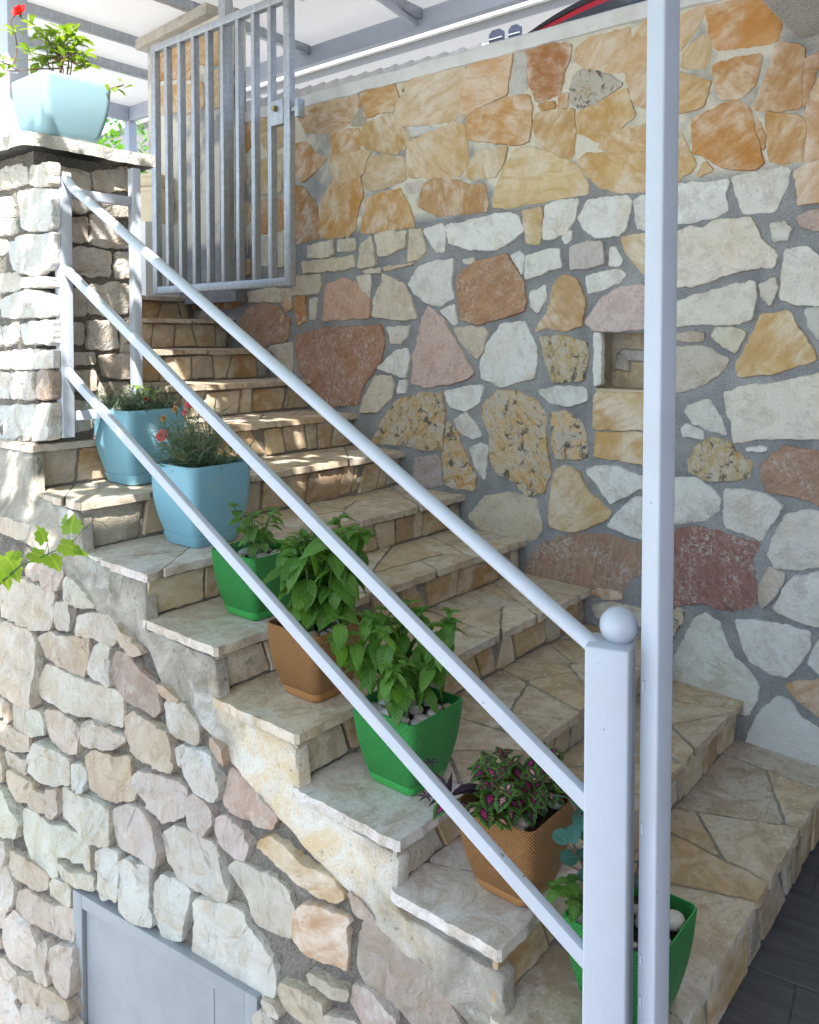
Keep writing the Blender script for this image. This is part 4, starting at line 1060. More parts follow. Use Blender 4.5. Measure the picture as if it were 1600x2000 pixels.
o = link('cap_stone', me, SM['w'], pil); o.color = lin('E2DED4', 0.72)

# the courses carried on beyond what the traced outlines cover
def courses(surf, parent, u0, u1, v0, v1, hx, kw, hr, wr, k, rd):
    f, uv, fr = SURF[surf]; v = v0
    while v < v1 - 0.05:
        h = min(rd.uniform(*hr), v1 - v); u = u0 + rd.uniform(-.03, .03)
        while u < u1:
            w = rd.uniform(*wr); j = lambda s: rd.uniform(-s, s)
            if u + w > u1: break
            P = [(u + .012 + j(.02), v + .010 + j(.012)), (u + w * .5, v + .008 + j(.015)), (u + w - .012 + j(.02), v + .010 + j(.012)), (u + w - .012 + j(.02), v + h - .010 + j(.012)), (u + w * .5, v + h - .006 + j(.015)), (u + .012 + j(.02), v + h - .010 + j(.012))]
            kk = dict(kw); a, b_ = kk.pop('dep_'); kk['dep'] = rd.uniform(a, b_)
            hot = surf == 'wall' and v > 2.2
            o = link('stone', stone_mesh(P, fr, **kk), SM['y' if hot else ('s' if surf != 'wall' else rd.choice('wwwpm'))], parent); o.color = lin(rd.choice(['CC9C58', 'D4B078', 'C08C50', 'DDB88C'] if hot else hx), k)
            u += w
        v += h
rq = random.Random(77)
kc = dict(dep_=(0.020, 0.034), jit=0.004, seg=0.018, bev=0.0035, face=0.012, step=0.034, sink=0.02, tilt=0.05, sharp=12)
courses('cell', cell, 3.60, 4.58, -1.6, 1.18, ['E4D4C0', 'DCCCBC', 'D8C6B0', 'E2DECF', 'D8C4B4'], kc, (.14, .22), (.18, .36), 0.84, rq)
courses('pl', pil, 3.60, 4.58, 1.22, CAPZ - .03, ['ECECEC', 'E6E0D6', 'E2DACE'], kc, (.12, .18), (.16, .30), 0.76, rq)
courses('wall', wall, -0.88, 0.61, 0.02, 3.0, ['E4E2DC', 'D8D0C4', 'DDD2BC', 'D4CCC4', 'C8B8A4'], dict(dep_=(0.007, 0.013), jit=0.0045, seg=0.02, bev=0.0045, face=0.0045, step=0.06, sink=0.014, tilt=0.03), (.2, .34), (.22, .44), 0.98, rq)

# ================================================================= METALWORK
def at_x(u, v, x): return hit(u, v, lambda p: p.x - x)
def at_y(u, v, y): return hit(u, v, lambda p: p.y - y)
RX = 1.50
rail = thing('stair_railing', 'white painted steel stair railing with ball-topped newel and three sloping rails', 'railing')
TA = R(15.0)
def zrot(a, o): return Matrix.Translation(o) @ Matrix.Rotation(a, 4, 'Z')
# bottom newel
nd = 1.55
nc = Vector((0, 0, H)) + ray(1193, 1300) * nd; NW = 0.082
top_z = (Vector((0, 0, H)) + ray(1190, 1268) * (nd - 0.04)).z
MN = zrot(TA, Vector((nc.x, nc.y, 0)))
MB().box(-NW / 2, NW / 2, -NW / 2, NW / 2, -0.25, top_z, MN).build('newel_post', M_WHITE, rail, bevel=0.005, seg=3)
bm = bmesh.new(); bmesh.ops.create_uvsphere(bm, u_segments=40, v_segments=24, radius=0.0362)
me = bpy.data.meshes.new('ball'); bm.to_mesh(me); bm.free()
for p in me.polygons: p.use_smooth = True
o = link('ball_finial', me, M_WHITE, rail); bp = Vector((0, 0, H)) + ray(1209, 1222) * (nd + 0.01); o.location = bp
MB().tube([(bp.x, bp.y, top_z - .002), (bp.x, bp.y, top_z + .008)], 0.012, 16).build('finial_collar', M_WHITE, rail, 40)
# upper end post and its return frame against the pillar
PW = 0.046
a = at_x(122, 337, RX + .02); lp = Vector((a.x, a.y, 0)); z1 = a.z; z0 = at_x(125, 853, RX + .02).z
MB().box(lp.x - PW / 2, lp.x + PW / 2, lp.y - PW / 2, lp.y + PW / 2, z0, z1).build('end_post', M_WHITE, rail, bevel=0.003)
YR = lp.y + 0.0
q = at_y(262, 330, YR); rx = q.x
MB().box(rx - .018, rx + .018, YR - .018, YR + .018, TZ[7] - .13, q.z).build('return_post', M_WHITE, rail, bevel=0.003)
for (v0, v1) in ((378, 396), (812, 0)):
    b = at_y(142, v0, YR); zz = b.z
    MB().box(lp.x + PW / 2 + .001, rx - .019, YR - .012, YR + .012, zz - .018, zz + .018).build('return_bar', M_WHITE, rail, bevel=0.002)
# three sloping rails
def rail_ends(lu, lv, ru, rv):
    p = at_x(lu, lv, RX + .02); q = Vector((0, 0, H)) + ray(ru, rv) * (nd + 0.012)
    return p, q
p, q = rail_ends(143, 368, 1156, 1258); dd = (q - p).normalized()
p0 = Vector((lp.x, lp.y, z1 - 0.012))
MB().tube([p0, p0 + (p - p0) * .45 + Vector((0, 0, .006)), p, p + dd * .12, p + (q - p) * .33, p + (q - p) * .66, q - dd * .05, q + dd * 0.012], 0.0165, 20).build('handrail', M_WHITE, rail, 40)
for e in ((128, 524, 1150, 1568), (131, 724, 1146, 1873)):
    p, q = rail_ends(*e); dd = (q - p).normalized()
    MB().bar(p - dd * .01, q + dd * .005, 0.020, 0.032).build('rail', M_WHITE, rail, bevel=0.002)

# tall canopy post beside the newel
post = thing('canopy_post', 'tall square white steel post standing beside the ball-topped newel', 'post')
pd = 1.50; pcn = Vector((0, 0, H)) + ray(1289, 700) * pd
MP = zrot(R(-19.0), Vector((pcn.x, pcn.y, 0)))
MB().box(-.0215, .0215, -.0215, .0215, -0.2, 3.6, MP).build('post_tube', M_WHITE, post, bevel=0.005, seg=3)
MB().box(-.06, .06, -.06, .06, 3.592, 3.604, MP).build('head_plate', M_WHITE, post)
for zz in (0.42, 0.50, 0.75, 1.02):
    MB().tube([MP @ Vector((-.0235, .010, zz - .008)), MP @ Vector((-.0235, .010, zz + .010))], [.0035, .002], 8).build('weld_bead', M_WHITE, post, 40)

# barred gate leaf standing open
gate = thing('metal_gate', 'galvanised gate leaf of vertical bars standing open above the stairs', 'gate')
GX = 2.955
gA, gB = at_x(304, 571, GX), at_x(573, 554, GX)
gt0, gt1 = at_x(303, 78, GX).z, at_x(566, -2, GX).z
gz0, gz1 = (gA.z + gB.z) / 2 - .012, (gt0 + gt1) / 2
yL, yR = gA.y, gB.y
hw = 0.024
MB().box(GX - .02, GX + .02, yL - 2 * hw, yL, gz0, gz1).build('gate_stile', M_GALV, gate, bevel=0.002)
MB().box(GX - .02, GX + .02, yR, yR + 2 * hw, gz0, gz1).build('gate_stile', M_GALV, gate, bevel=0.002)
MB().box(GX - .02, GX + .02, yR + 2 * hw + .001, yL - 2 * hw - .001, gz1 - .045, gz1).build('gate_rail', M_GALV, gate, bevel=0.002)
MB().box(GX - .02, GX + .02, yR + 2 * hw + .001, yL - 2 * hw - .001, gz0, gz0 + .045).build('gate_rail', M_GALV, gate, bevel=0.002)
nb = 8
for i in range(nb):
    y = yL - hw - (yL - yR - 2 * hw) * (i + 1) / (nb + 1)
    MB().box(GX - .020, GX + .020, y - .015, y + .015, gz0 + .046, gz1 - .046).build('gate_bar', M_GALV, gate, bevel=0.0015)
ylock = yL - hw - (yL - yR - 2 * hw) * nb / (nb + 1)
lz = at_x(545, 222, GX).z
MB().box(GX - .024, GX + .016, yR + 2 * hw + .001, ylock - .0145, lz - .065, lz + .065).build('lock_case', M_GALV, gate, bevel=0.002)
MB().tube([(GX - .022, (yR + 2 * hw + ylock) / 2, lz + .02), (GX - .040, (yR + 2 * hw + ylock) / 2, lz + .02)], .017, 20).tube([(GX - .040, (yR + 2 * hw + ylock) / 2, lz + .02), (GX - .046, (yR + 2 * hw + ylock) / 2, lz + .02)], .011, 16).build('lock_cylinder', M_BRASS, gate, 40)
MB().box(GX - .012, GX + .012, yR - .05, yR - .001, lz - .01, lz + .012).build('latch_bolt', M_GALV, gate, bevel=0.002)
MB().box(GX - .018, GX + .03, yR - .062, yR - .036, lz - .045, lz + .05).build('strike_plate', M_GALV, gate, bevel=0.002)

# ================================================================= ROOFS, BEAM, POSTS BEHIND
RZ = 2.05 + H
cp_root = thing('carport_roof', 'white sheet carport roof on grey steel beams above the upper yard', 'roof')
MB().box(1.35, 4.30, 2.35, 6.95, RZ + .105, RZ + .118).build('roof_sheet', M_SHEET, cp_root)
def beam(name, x0, x1, y0, y1, z0, z1): return MB().box(x0, x1, y0, y1, z0, z1).build(name, M_WHITE if name == 'edge_beam' else M_GALV, cp_root, bevel=0.003)
beam('edge_beam', 4.20, 4.26, 1.9, 6.9, RZ - .03, RZ + .10)
beam('edge_beam', 1.35, 4.195, 6.84, 6.90, RZ - .03, RZ + .10)
for y in (3.40, 4.45, 5.27, 5.85):
    beam('rafter', 1.35, 4.195, y - .022, y + .022, RZ + .035, RZ + .104)
bb = MB().bar((4.19, 3.43, RZ + .01), (2.6, 3.10, RZ + .01), .03, .03)
bb.build('brace', M_WHITE, cp_root)
cpp = thing('carport_post', 'white carport corner post with a diagonal brace at the far corner', 'post')
MB().box(4.19, 4.27, 6.83, 6.91, 1.93, RZ - .031).build('post_tube', M_WHITE, cpp, bevel=0.003)
MB().bar((4.22, 6.0, RZ - .06), (4.22, 6.80, 2.55), .05, .05, (1, 0, 0)).build('brace', M_WHITE, cpp)
s = Vector((0, 0, H)) + ray(441, 20) * 4.75
gp = thing('steel_upright', 'grey steel upright rising behind the gate pier to the roof', 'post')
MB().box(s.x - .03, s.x + .03, s.y - .03, s.y + .03, 2.0, RZ + .03).build('post_tube', M_GALV, gp, bevel=0.003)
s = Vector((0, 0, H)) + ray(27, 150) * 3.98
lp2 = thing('white_post', 'broad white post behind the blue pot on the pillar', 'post')
MB().box(s.x - .05, s.x + .05, s.y - .05, s.y + .05, CAPZ + .02, RZ + .02).build('post_tube', M_WHITE, lp2, bevel=0.004)

# concrete beam over the terrace with its roof slab (above the frame), borne by the tall post and the wall
tr = thing('terrace_roof', 'concrete beam over the terrace, its grey soffit meeting the wall head, with an unseen slab shaped for shade', 'roof')
ba, bb2 = hit(1562, 78, F_WALL), hit(1508, 0, F_WALL)
prof = [(ba.y - .32, ba.z), (ba.y, ba.z), (bb2.y, bb2.z), (bb2.y + .10, bb2.z + .28), (bb2.y + .12, 3.605), (ba.y - .32, 3.605)]
xa, xb = -1.3, 3.004
V = [(xa, y, z) for y, z in prof] + [(xb, y, z) for y, z in prof]; n = len(prof)
bmv = MB().add(V, [tuple(range(n)), tuple(range(2 * n - 1, n - 1, -1))] + [(i, i + n, (i + 1) % n + n, (i + 1) % n) for i in range(n)])
bmv.build('beam', M_CONC, tr, bevel=0.006)
slab = MB().box(-1.3, -0.6, -3.2, 0.45, 3.61, 3.75).box(-0.6, 3.30, -3.2, 1.12, 3.611, 3.749).box(1.35, 3.30, 1.122, 3.55, 3.62, 3.74)  # unseen slab, outline shaped to shade the stairs and leave the pillar sunlit
slab.build('shade_roof_slab', M_CONC, tr)

# unseen house front, added behind the viewer to cut light from that side
hs = thing('house', 'unseen plastered house front added at the back of the terrace to block light', 'building')
MB().box(-5.0, 3.34, -2.75, -2.45, -0.01, 3.605).build('wall_body', M_WALLH, hs)
MB().box(0.2, 1.3, -2.449, -2.42, 0.0, 2.15).build('door_leaf', M_DOOR, hs)
# white corrugated sheet seen over the wall head
cs = thing('corrugated_sheet', 'white corrugated sheet rising just above the wall head', 'fence')
c0, c1 = at_x(590, 172, 3.80), at_x(955, 82, 3.80)
V = []; F = []; yv = span(c1.y - 0.1, 5.2, 0.012)
for y in yv:
    x = 3.80 + 0.018 * math.sin(2 * math.pi * y / 0.125); z = c1.z + (c0.z - c1.z) * (y - c1.y) / (c0.y - c1.y) + 0.013 * math.sin(2 * math.pi * y / 0.125)
    V += [(x, y, 1.93), (x, y, z)]
for i in range(len(yv) - 1): F.append((2 * i, 2 * i + 2, 2 * i + 3, 2 * i + 1))
o = link('sheet', pyd(V, F, 1), M_CORR, cs); sm_ = o.modifiers.new('s', 'SOLIDIFY'); sm_.thickness = 0.003
for i, (u0, u1) in enumerate(((955, 982), (993, 1016))):
    b0, b1 = at_x(u0, 60 if i == 0 else 50, 3.74), at_x(u1, 62 if i == 0 else 52, 3.74)
    t = thing('dark_panel', ('small dark blue panel on the wall head beside the white corrugated sheet', 'small dark blue panel on the wall head next to the parked car')[i], 'panel')
    y0, y1 = b1.y, b0.y; zt = b0.z - .004
    MB().add([(3.74, y0, 2.9), (3.74, y1, 2.9), (3.74, y1, zt - .02), (3.74, y1 - .02, zt), (3.74, y0 + .02, zt), (3.74, y0, zt - .015), (3.76, y0, 2.9), (3.76, y1, 2.9), (3.76, y1, zt - .02), (3.76, y1 - .02, zt), (3.76, y0 + .02, zt), (3.76, y0, zt - .015)],
             [(0, 1, 2, 3, 4, 5), (11, 10, 9, 8, 7, 6)] + [(j, (j + 1) % 6, (j + 1) % 6 + 6, j + 6) for j in range(6)]).build('plate', M_NAVY, t)
    MB().box(3.736, 3.738, y0 + .002, y1 - .002, zt - .05, zt - .044).build('trim', M_WHITE, t)
    MB().box(3.742, 3.758, (y0 + y1) / 2 - .02, (y0 + y1) / 2 + .02, 1.93, 2.899).build('stake', M_GALV, t)

# parked car whose rear spoiler and brake light show over the wall
car = thing('parked_car', 'black parked car, its rear spoiler and red brake light above the wall', 'car')
CX = 4.05; e0 = at_x(1008, 70, CX); e1 = at_x(1258, -12, CX)
YC, HWD = e0.y - 0.80, 0.80; RZc = e0.z + .13
def carx(prof, hw0, nseg=14):
    V = []; F = []
    for i in range(nseg + 1):
        s_ = -1 + 2 * i / nseg
        for (x, z, w, crown) in prof: V.append((CX + x + 0.10 * s_ * s_ * (1 if x < 2 else -1), YC + s_ * w, z - crown * s_ * s_))
    m = len(prof)
    for i in range(nseg):
        for j in range(m): F.append((i * m + j, i * m + (j + 1) % m, (i + 1) * m + (j + 1) % m, (i + 1) * m + j))
    F.append(tuple(range(m))); F.append(tuple(nseg * m + k for k in reversed(range(m))))
    return V, F
GB = 1.93
body = [(0.05, GB + .28, .84, 0), (0.02, GB + .62, .87, 0), (0.10, GB + .92, .86, 0), (0.35, GB + .98, .84, .01), (3.0, GB + .94, .84, .02), (3.95, GB + .80, .78, .04), (4.15, GB + .55, .80, .03), (4.1, GB + .28, .78, 0)]
V, F = carx(body, .86); link('car_body', pyd(V, F, 35), M_BLACK, car)
cab = [(0.22, GB + .975, .80, .0), (0.42, RZc - .10, .66, .04), (0.9, RZc - .02, .64, .04), (1.7, RZc - .05, .62, .04), (2.75, GB + .955, .78, .0)]
V, F = carx(cab, .8); link('cabin', pyd(V, F, 35), M_GLASSD, car)
# roof spoiler, brake light strip and hatch glass under it, each following the arched rear roof edge
def band(name, mat, top, bot, xa, xb, s1):
    V = []; F = []; n = 36
    for i in range(n + 1):
        s_ = s1 * (-1 + 2 * i / n); k = max(0.02, 1 - abs(s_) ** 5); zt = RZc - .13 * abs(s_) ** 2.1; y = YC + s_ * HWD; xo = 0.05 * s_ * s_
        z0 = zt - top * k; z1_ = (zt - bot * k) if bot < .2 else min(z0 - .002, GB + .95)
        for x, z in ((xa, z0), (xb, z0 + (.02 if top == 0 else 0)), (xb, z1_), (xa + .002, z1_)): V.append((CX + xo + x, y, z))
    for i in range(n):
        for q in range(4): F.append((i * 4 + q, (i + 1) * 4 + q, (i + 1) * 4 + (q + 1) % 4, i * 4 + (q + 1) % 4))
    F.append((0, 1, 2, 3)); F.append((n * 4 + 3, n * 4 + 2, n * 4 + 1, n * 4))
    return link(name, pyd(V, F, 30), mat, car)
band('spoiler', M_BLACK, 0.0, .030, 0.0, .30, 1.0)
band('brake_light', M_REDL, .0315, .066, .006, .05, .985)
band('hatch_glass', M_GLASSD, .0675, .5, .004, .06, .985)
for (x, y) in ((0.75, -1), (0.75, 1), (3.3, -1), (3.3, 1)):
    w = MB().tube([(CX + x, YC + y * .66, GB + .31), (CX + x, YC + y * .85, GB + .31)], 0.31, 24).build('wheel', M_RUBBER, car, 40)
    MB().tube([(CX + x, YC + y * .851, GB + .31), (CX + x, YC + y * .862, GB + .31)], 0.2, 20).build('rim', M_GALV, w, 40)

# pale house wall and garden wall beyond
hb = thing('house_wall', 'pale plastered house wall beyond the carport', 'building')
MB().box(7.6, 7.9, 0, 13.5, 1.93, 5.2).build('wall_body', M_BGW, hb)
MB().box(7.54, 7.96, -0.05, 13.55, 5.201, 5.32).build('eaves', M_COPE, hb)
gw = thing('garden_wall', 'low white sunlit wall beyond the upper landing', 'wall')
wq = at_y(275, 348, 5.55)
MB().box(2.55, 3.60, 5.55, 5.75, 1.93, wq.z - .05).build('wall_body', M_WALLW, gw)
MB().box(2.52, 3.63, 5.52, 5.78, wq.z - .049, wq.z).build('coping', M_WALLW, gw, bevel=.004)

# ================================================================= LEAVES
def leaf_mesh(L=1.0, Wd=0.5, curl=0.35, fold=0.18, n=6, shape='ovate', serr=0.0, ripple=0.0):
    V = []; F = []; UV = []
    prof = {'ovate': lambda t: math.sin(math.pi * min(1, t ** 0.80)) ** 0.68, 'obov': lambda t: math.sin(math.pi * t ** 1.5) ** 0.8,
            'round': lambda t: math.sqrt(max(0, 1 - (2 * t - 1) ** 2)), 'blade': lambda t: (1 - t) ** 0.6 * min(1, t * 12 + .4), 'lance': lambda t: math.sin(math.pi * t ** .8) ** 1.2}[shape]
    cols = (-1, -.5, 0, .5, 1)
    for i in range(n + 1):
        t = i / n; w = max(0.012, prof(t)) * Wd / 2
        if serr: w *= 1 + serr * (1 if i % 2 else -1)
        zc = -curl * t * t * L; yc = t * L * (1 - 0.25 * abs(curl) * t)
        for c in cols:
            rp = ripple * math.sin(t * 19 + c * 2) * abs(c)
            V.append((c * w, yc - (0.06 * abs(c) * L if shape == 'ovate' else 0), zc + fold * abs(c) * w + rp * L)); UV.append((c, t))
    for i in range(n):
        for k in range(4): F.append((i * 5 + k, i * 5 + k + 1, (i + 1) * 5 + k + 1, (i + 1) * 5 + k))
    me = pyd(V, F, 1); ul = me.uv_layers.new(name='UVMap')
    for lp_ in me.loops: ul.data[lp_.index].uv = UV[lp_.vertex_index]
    return me
def vine_mesh():
    pts = [(0, 0), (.18, -.10), (.42, -.06), (.40, .12), (.60, .30), (.42, .42), (.40, .62), (.20, .66), (0, .98), (-.20, .66), (-.42, .62), (-.40, .42), (-.60, .32), (-.42, .12), (-.42, -.06), (-.18, -.10)]
    V = [(0, .28, .03)] + [(x, y, -.22 * (x * x + (y - .28) ** 2) + .05 * math.sin(9 * x + 5 * y)) for x, y in pts]
    F = [(0, 1 + i, 1 + (i + 1) % len(pts)) for i in range(len(pts))]
    me = pyd(V, F, 1); ul = me.uv_layers.new(name='UVMap')
    for lp_ in me.loops: v = V[lp_.vertex_index]; ul.data[lp_.index].uv = (max(-1, min(1, v[0] * 1.6)), v[1])
    return me
def with_mat(me, m): me.materials.append(m); return me
def orient(p, dirv, roll=0.0, s=1.0):        # leaf base at p, growing along dirv, upper face skyward
    d = Vector(dirv).normalized(); z = Vector((0, 0, 1)); x = d.cross(z)
    if x.length < 1e-3: x = Vector((1, 0, 0))
    x.normalize(); n = x.cross(d)
    return Matrix.Translation(p) @ Matrix((x.to_4d(), d.to_4d(), n.to_4d(), (0, 0, 0, 1))).transposed().to_3x3().to_4x4() @ Matrix.Rotation(roll, 4, 'Y') @ Matrix.Scale(s, 4)
def put(name, me, parent, M):
    o = bpy.data.objects.new(name, me); COL.objects.link(o); o.parent = parent; o.matrix_local = M; return o
def merged(name, items, mat, parent=None, **pr):     # many small leaves as one mesh (stuff)
    V = []; F = []; UV = []
    for me, M in items:
        b = len(V); V += [tuple(M @ v.co) for v in me.vertices]; uvl = me.uv_layers[0].data
        for p in me.polygons:
            F.append(tuple(b + i for i in p.vertices)); UV += [tuple(uvl[li].uv) for li in p.loop_indices]
    me2 = pyd(V, F, 1); ul = me2.uv_layers.new(name='UVMap')
    for i, q in enumerate(UV): ul.data[i].uv = q
    o = link(name, me2, mat, parent)
    for k, v in pr.items(): o[k] = v
    return o
L_BASIL = [with_mat(leaf_mesh(1, .58, c, f, 7, 'ovate', ripple=.012), M_BASIL) for c, f in ((.30, .25), (.50, .15), (.65, .35), (.18, .5))]
L_MINT = [with_mat(leaf_mesh(1, .62, c, f, 6, 'ovate', .05), M_MINT) for c, f in ((.25, .25), (.45, .15))]
L_COL = [with_mat(leaf_mesh(1, .74, c, f, 12, 'ovate', .07, .015), M_COLEUS) for c, f in ((.20, .15), (.40, .2))]
L_PUR = with_mat(leaf_mesh(1, .22, .25, .9, 6, 'lance'), M_PURPLE)
L_BLADE = [with_mat(leaf_mesh(1, .085, c, .6, 5, 'blade'), M_DIANTH) for c in (.2, .55, -.1)]
L_TEAL = with_mat(leaf_mesh(1, .78, .12, .15, 6, 'round'), M_TEAL)
L_HIB = [with_mat(leaf_mesh(1, .40, c, .3, 6, 'obov'), M_HIB) for c in (.15, .4)]
L_VINE = with_mat(vine_mesh(), M_VINE)
L_HEDGE = with_mat(leaf_mesh(1, .5, .3, .2, 3, 'ovate'), M_HEDGE)
PETAL_R = with_mat(leaf_mesh(1, .75, -.2, .2, 4, 'obov'), M_REDP); PETAL_P = with_mat(leaf_mesh(1, .8, .1, .2, 4, 'obov', .12), M_PINKP); PETAL_D = with_mat(leaf_mesh(1, .6, -.3, .2, 3, 'obov'), M_DRYP)

# ================================================================= POTS
def rsq(a, r, n=7):                           # rounded square outline
    o = []
    for q in range(4):
        cx, cy = [(1, 1), (-1, 1), (-1, -1), (1, -1)][q]
        for i in range(n):
            t = math.pi / 2 * (q + i / (n - 1)); o.append(((a - r) * cx + r * math.cos(t), (a - r) * cy + r * math.sin(t)))
    return o
def pot_mesh(ht, a0, a1, bulge, r0, r1, wall_t=0.0035, lip=0.0):
    rings = []; nz = 12
    for i in range(nz + 1):
        t = i / nz; a = a0 + (a1 - a0) * t + bulge * math.sin(math.pi * min(1, t)) ; rr = r0 + (r1 - r0) * t
        rings.append((ht * t, a, rr))
    rings[0] = (0.0, a0 - .003, r0); rings.insert(1, (0.004, a0, r0))
    if lip: rings += [(ht, a1 + lip, r1), (ht + .006, a1 + lip, r1)]
    else: rings += [(ht + .0025, a1 - wall_t * .5, r1)]
    rings += [(rings[-1][0], a1 - wall_t - .001, r1 - .001), (ht * .78, a0 + (a1 - a0) * .78 - wall_t - .001, r1 - .003)]
    V = []; F = []; UV = []; n = len(rsq(1, .2))
    for z, a, rr in rings:
        o = rsq(a, rr); s_ = 0
        for i, (x, y) in enumerate(o):
            V.append((x, y, z))
            if i: s_ += math.hypot(x - o[i - 1][0], y - o[i - 1][1])
            UV.append((s_ / max(a, .01) * a1, z))
    for j in range(len(rings) - 1):
        for i in range(n): F.append((j * n + i, j * n + (i + 1) % n, (j + 1) * n + (i + 1) % n, (j + 1) * n + i))
    F.append(tuple(reversed(range(n))))
    me = pyd(V, F, 0)
    for p in me.polygons: p.use_smooth = len(p.vertices) == 4
    me.set_sharp_from_angle(angle=R(50))
    ul = me.uv_layers.new(name='UVMap')
    for lp_ in me.loops: ul.data[lp_.index].uv = UV[lp_.vertex_index]
    return me
def pebble_mesh(seed):
    bm = bmesh.new(); bmesh.ops.create_icosphere(bm, subdivisions=2, radius=1.0)
    for v in bm.verts: v.co *= 1 + .22 * noise.noise(v.co * .9 + Vector((seed * 7.1, 0, 0)))
    me = bpy.data.meshes.new('pebble'); bm.to_mesh(me); bm.free()
    for p in me.polygons: p.use_smooth = True
    me.materials.append(M_PEB); return me
PEBS = [pebble_mesh(i) for i in range(5)]
def make_pot(root, kind, n_peb, rd, soil_drop=.03, mt=None):
    ht, a0, a1, bulge, r0, r1, mat = {'blue': (.285, .090, .134, .016, .028, .038, M_BLUE), 'pale': (.218, .100, .138, .010, .026, .030, M_PALE), 'green': (.208, .074, .110, .007, .020, .018, M_GREEN), 'brown': (.205, .072, .108, .009, .027, .023, M_BROWN)}[kind]
    z0 = 0.0; mat = mt or mat
    p = link('pot', pot_mesh(ht, a0, a1, bulge, r0, r1), mat, root)
    if kind == 'blue' and not (mt and mt != M_BLUE):
        z0 = .004; p.location.z = z0
        sc = pot_mesh(.036, a0 + .004, a0 + .016, 0, r0, r0 + .004); link('saucer', sc, mat, root)
    zs_ = z0 + ht - soil_drop; ins = a0 + (a1 - a0) * .84 - .005
    o = rsq(ins, r1 * .8); V = [(x, y, zs_) for x, y in o] + [(0, 0, zs_ + .006)]; m = len(o)
    link('soil', pyd(V, [(i, (i + 1) % m, m) for i in range(m)], 1), M_SOIL, root)
    put_ = []
    for i in range(n_peb):
        for _ in range(30):
            s_ = rd.uniform(.010, .024); x, y = rd.uniform(-ins + s_, ins - s_), rd.uniform(-ins + s_, ins - s_)
            if math.hypot(x, y) > .022 and all(math.hypot(x - a, y - b) > (s_ + c) * .8 for a, b, c in put_): break
        put_.append((x, y, s_))
        put('pebble', PEBS[i % 5], root, Matrix.Translation((x, y, zs_ + s_ * .45)) @ Matrix.Rotation(rd.uniform(0, 6.3), 4, 'Z') @ Matrix.Rotation(rd.uniform(-.3, .3), 4, 'X') @ Matrix.Diagonal((s_ * rd.uniform(.9, 1.35), s_, s_ * rd.uniform(.55, .8), 1)))
    return zs_, ins
def stem_path(b, tip, bend, rd, n=6):
    b, tip = Vector(b), Vector(tip); off = Vector((rd.uniform(-1, 1), rd.uniform(-1, 1), 0)) * bend
    return [b.lerp(tip, i / n) + off * math.sin(math.pi * i / n) for i in range(n + 1)]
def herb(root, zs_, rd, nst, hgt, spread, lf, L0, L1, nodes, mat=M_STEM, droop=.5, top=True, start=.25, lean=(0, 0), sr=.0028):
    for s in range(nst):
        a = 6.283 * s / nst + rd.uniform(-.5, .5); r = spread * math.sqrt(rd.uniform(.15, 1)); h = hgt * rd.uniform(.62, 1.0)
        tip = Vector((math.cos(a) * r + lean[0], math.sin(a) * r + lean[1], zs_ + h)); base = Vector((math.cos(a) * .018, math.sin(a) * .018, zs_ - .005))
        pts = stem_path(base, tip, .02, rd); MB().tube(pts, [sr * (1.25 - .6 * i / 6) for i in range(7)], 6).build('stem', mat, root, 60)
        for k in range(nodes):
            t = start + (1 - start) * (k + .5) / nodes; i = min(5, int(t * 6)); p = pts[i].lerp(pts[i + 1], t * 6 - i)
            az = a + (1.57 if k % 2 else 0) + rd.uniform(-.5, .5); sz = L0 + (L1 - L0) * math.sin(math.pi * min(1, .25 + .6 * (1 - t))) * rd.uniform(.75, 1.1)
            for sgn in (0, math.pi):
                if rd.random() < .08: continue
                dv = Vector((math.cos(az + sgn), math.sin(az + sgn), rd.uniform(-droop, .35)))
                put('leaf', rd.choice(lf), root, orient(p, dv, rd.uniform(-.4, .4), sz * rd.uniform(.8, 1.15)))
        if top:
            for k in range(5):
                az = 6.283 * k / 5 + rd.uniform(-.3, .3); put('leaf', rd.choice(lf), root, orient(pts[-1], (math.cos(az), math.sin(az), rd.uniform(.1, .9)), 0, L0 * rd.uniform(.7, 1.15)))
def pot_at(u, v, z, a0):                      # stands its near bottom corner on the tread at the photographed spot
    p = hit(u, v, lambda q: q.z - z); return (p.x + a0 * .80, p.y + a0 * .80, z)
GRP = 'potted plants standing down the stairs'
# caramel pot with coleus
rd = random.Random(3)
t = thing('potted_coleus', 'caramel woven pot of pink-centred coleus with dark purple leaves at its side', 'potted plant', pot_at(1022, 1764, TZ[1] + .002, .064), 0, GRP)
zs_, ins = make_pot(t, 'brown', 14, rd)
herb(t, zs_, rd, 18, .125, .122, L_COL, .038, .062, 3, M_WOOD, .35, True, .35, (-.01, .0))
for k in range(4):                            # trailing shoots over the left rim
    tip = Vector((-.12 - .02 * k, .03 * k - .02, zs_ + .05 + .02 * (k % 2))); pts = stem_path((-.03, 0, zs_), tip, .02, rd)
    MB().tube(pts, .0022, 6).build('stem', M_WOOD, t, 60)
    for q in range(4): put('leaf', rd.choice(L_COL), t, orient(pts[-1], (math.cos(q * 1.6 + k), math.sin(q * 1.6 + k), rd.uniform(-.3, .3)), 0, rd.uniform(.04, .058)))
base = Vector((-.135, .10, zs_ + .055))
MB().tube(stem_path((-.02, .03, zs_), base, .02, rd), .003, 6).build('stem', M_PURPLE, t, 60)
for dv, s_ in (((.25, .1, 1), .06), ((-.3, .3, 1.2), .085), ((-1, .1, .35), .075), ((.9, -.5, .15), .10), ((1, -.6, .3), .12), ((-.5, .5, .6), .06)): put('purple_leaf', L_PUR, t, orient(base, dv, 0, s_))
